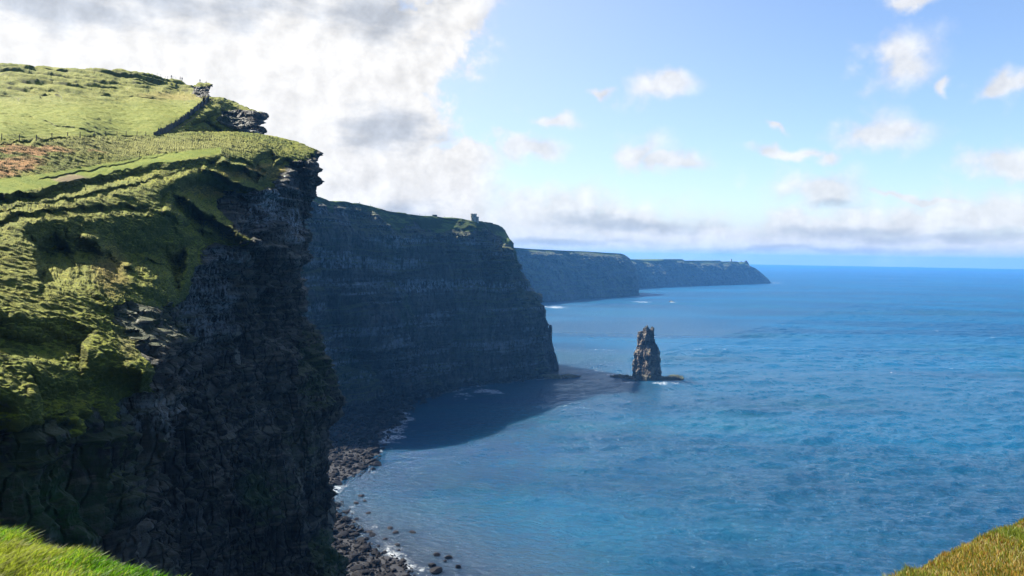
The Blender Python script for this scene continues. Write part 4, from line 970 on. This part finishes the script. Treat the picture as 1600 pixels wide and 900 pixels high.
for px, rz, lab, a, b, pose in [(266.5, 0.4, 'person in dark clothes beside the crest railing, leftmost of the walkers', 'black', 'black', 'stand'), (281, -.9, 'person in red jacket, left one of the pair close together on the crest', 'red', 'black', 'stand'), (284.5, .9, 'person in dark clothes, right one of the pair close together on the crest', 'black', 'black', 'stand'),
                               (312, 1.2, 'person in dark coat standing alone on the overhanging ledge', 'black', 'black', 'stand'), (321.5, -1.3, 'person sitting low near the end of the overhanging ledge', 'red', 'jeans', 'sit')]:
    q = crest_at('hill', px, .8); person((q[0], q[1]+.4, q[2]-.05), rz, lab, a, b, pose, 'walkers on the near clifftop')
for px, a, lab in [(562, 'black', 'tiny figure far left on the green ridge, walking alone'), (578, 'navy', 'tiny figure in blue, second from the left on the green ridge'), (612, 'grey', 'tiny grey figure where the green ridge begins to level'), (652, 'red', 'tiny figure in red, left one of the two left of the low shelter'), (656.5, 'black', 'tiny dark figure, right one of the two left of the low shelter'), (664, 'teal', 'tiny figure walking up to the low shelter from its left'), (695, 'grey', 'tiny grey figure just right of the low shelter'), (707, 'black', 'tiny dark figure midway between low shelter and round tower')]:
    q = crest_at('great_headland', px, .8); person((q[0], q[1]+.6, q[2]-.1), random.uniform(0, 6), lab, a, 'black', 'stand', 'walkers on the ridge of the great headland')

# ---------------------------------------------------------------- the grassy edge the photographer stands on
RG = [(-500, 640, 14), (-200, 742, 10), (-60, 797, 8.8), (0, 832, 8.3), (50, 855, 8.0), (100, 872, 7.8), (150, 887, 7.5), (200, 900, 7.3), (245, 915, 7.0), (330, 950, 6.2), (500, 1040, 5.0), (800, 1120, 4.3), (1150, 1060, 5.2), (1320, 955, 7.2), (1380, 915, 8.4), (1410, 900, 9.0), (1450, 880, 9.8), (1500, 861, 10.6), (1550, 841, 11.4), (1600, 819, 12.0), (1700, 778, 13.0), (2000, 640, 17)]
def build_foreground():
    n = 700; l = np.array([r_[0] for r_ in RG], float); xs = np.linspace(l[0], l[-1], n)
    ridge = unp(xs, np.interp(xs, l, [r_[1] for r_ in RG]), np.interp(xs, l, [r_[2] for r_ in RG]))
    ridge[:, 2] += fbm(ridge[None], 1.3, 3, 801)[0]*0.07
    rows = []
    foot = np.stack([ridge[:, 0]*1.05, np.full(n, -6.0), np.full(n, 148.25)], -1)
    for q in np.concatenate([np.linspace(1, .5, 40)[:-1], np.linspace(.5, 0, 130)]):
        P = ridge*(1-q)+foot*q; P[:, 2] -= 0.0*q; rows.append(P)
    od = ridge[:, :2]*np.array([1.0, 1.0]); od = od/np.linalg.norm(od, axis=1, keepdims=True)
    for d, dz in [(.1, -.03), (.25, -.12), (.5, -.4), (.9, -1.0), (1.6, -2.2), (3, -5), (6, -12), (10, -25), (14, -60), (16, -110), (18, -150)]:
        P = ridge.copy(); P[:, :2] += od*d; P[:, 2] = np.maximum(P[:, 2]+dz, -2); rows.append(P)
    G = np.stack(rows).astype(np.float32)
    N = normals(G); N *= np.sign(N[..., 2:3].mean())
    rel = fbm(G, (1.6, 1.6, 1.6), 4, 820)*0.10+fbm(G, (.45, .45, .45), 3, 825)*0.035
    G = G+N*rel[..., None]
    m, t, p = new_mat('turf_underfoot'); pos = t.node('ShaderNodeNewGeometry').outputs['Position']
    g = t.noise(pos, 2.0, 5); sx = t.node('ShaderNodeSeparateXYZ'); t.put(sx.inputs[0], pos)
    left = t.mix(g, (0.030, 0.055, 0.008), (0.07, 0.11, 0.012)); right = t.mix(g, (0.10, 0.065, 0.02), (0.12, 0.12, 0.03))
    t.put(p.inputs['Base Color'], t.mix(t.step(sx.outputs[0], -1, 1), left, right)); p.inputs['Roughness'].default_value = 0.9
    t.put(p.inputs['Normal'], t.bump(t.noise(pos, 30, 4), 0.03, 1))
    o = link_mesh('ground', G, grid_faces(*G.shape[:2])[:, ::-1], m); structure(o)
    # blades
    def blades(name, xr, q_lo, dens, hgt, lean, seed, cols, label):
        r_ = np.random.default_rng(seed)
        i0, i1 = np.searchsorted(xs, xr[0]), np.searchsorted(xs, xr[1])
        j0, j1 = q_lo, 172
        K_ = dens; u = r_.uniform(i0, i1-1.001, K_); v = j0+(j1-j0)*r_.uniform(0, 1, K_)**0.8; v = np.minimum(v, G.shape[0]-2.01)
        iu, iv = u.astype(int), v.astype(int); fu, fv = (u-iu)[:, None], (v-iv)[:, None]
        B = G[iv, iu]*(1-fu)*(1-fv)+G[iv, iu+1]*fu*(1-fv)+G[iv+1, iu]*(1-fu)*fv+G[iv+1, iu+1]*fu*fv
        clump = fbm(B[None], (.5, .5, .5), 3, seed)[0]; clump2 = fbm(B[None], (1.5, 1.5, 1.5), 3, seed+7)[0]
        H = hgt*(0.55+.9*r_.uniform(size=K_))*(1+1.1*clump+.5*clump2); H = np.clip(H, .025, None)
        if name == 'grass': H[:70] = r_.uniform(.15, .36, 70)
        w = r_.uniform(.0035, .007, K_); a = r_.uniform(0, np.pi, K_); wd = np.stack([np.cos(a), np.sin(a), 0*a], -1)*w[:, None]
        ln = np.array(lean)[None]+r_.normal(0, .35, (K_, 3))*np.array([1, 1, .2]); ln[:, 2] = 0
        mid = B+np.stack([0*H, 0*H, H*.6], -1)+ln*(H*.22)[:, None]; tip = B+np.stack([0*H, 0*H, H*.88], -1)+ln*(H*.75)[:, None]
        V = np.stack([B-wd, B+wd, mid-wd*.75, mid+wd*.75, tip], 1)
        k = np.arange(K_)[:, None]*5; f = np.concatenate([k+[0, 1, 3], k+[0, 3, 2], k+[2, 3, 4]], 0)
        ci = np.clip(clump2*1.4+.5+r_.normal(0, .22, K_), 0, .999); c = np.array(cols); cc = c[(ci*len(c)).astype(int)]
        cc = np.repeat(cc[:, None]*r_.uniform(.75, 1.25, (K_, 1, 1)), 5, 1)
        m, t, p = new_mat(name+'_blades'); at = t.attr('cb')
        t.put(p.inputs['Base Color'], at); p.inputs['Roughness'].default_value = 0.5; p.inputs['Specular IOR Level'].default_value = 0.35
        tr = t.node('ShaderNodeBsdfTranslucent'); t.put(tr.inputs['Color'], t.v('MULTIPLY', at, (0.95, 1.25, .4) if name == 'grass' else (1.05, 1.1, .5)))
        mx = t.node('ShaderNodeMixShader'); mx.inputs[0].default_value = 0.5; t.l.new(p.outputs[0], mx.inputs[1]); t.l.new(tr.outputs[0], mx.inputs[2])
        t.l.new(mx.outputs[0], m.node_tree.nodes['Material Output'].inputs['Surface'])
        o = link_mesh(name, V, f, m, smooth=True, attrs={'cb': cc}); o['kind'] = 'stuff'; o['label'] = label
    blades('grass', (-160, 420), 60, 120000, .075, (.75, .15, 0), 31, [(.035, .10, .010), (.07, .16, .012), (.11, .21, .014), (.15, .22, .025), (.26, .25, .06)], 'bright green wind blown grass at the cliff edge')
    blades('dry_grass', (1300, 1760), 60, 120000, .065, (-.1, .2, 0), 37, [(.12, .15, .02), (.34, .22, .06), (.42, .25, .07), (.26, .20, .04), (.14, .18, .02), (.46, .38, .16), (.22, .10, .03), (.30, .24, .06), (.16, .20, .03)], 'golden brown and olive grass at the cliff edge')
build_foreground()
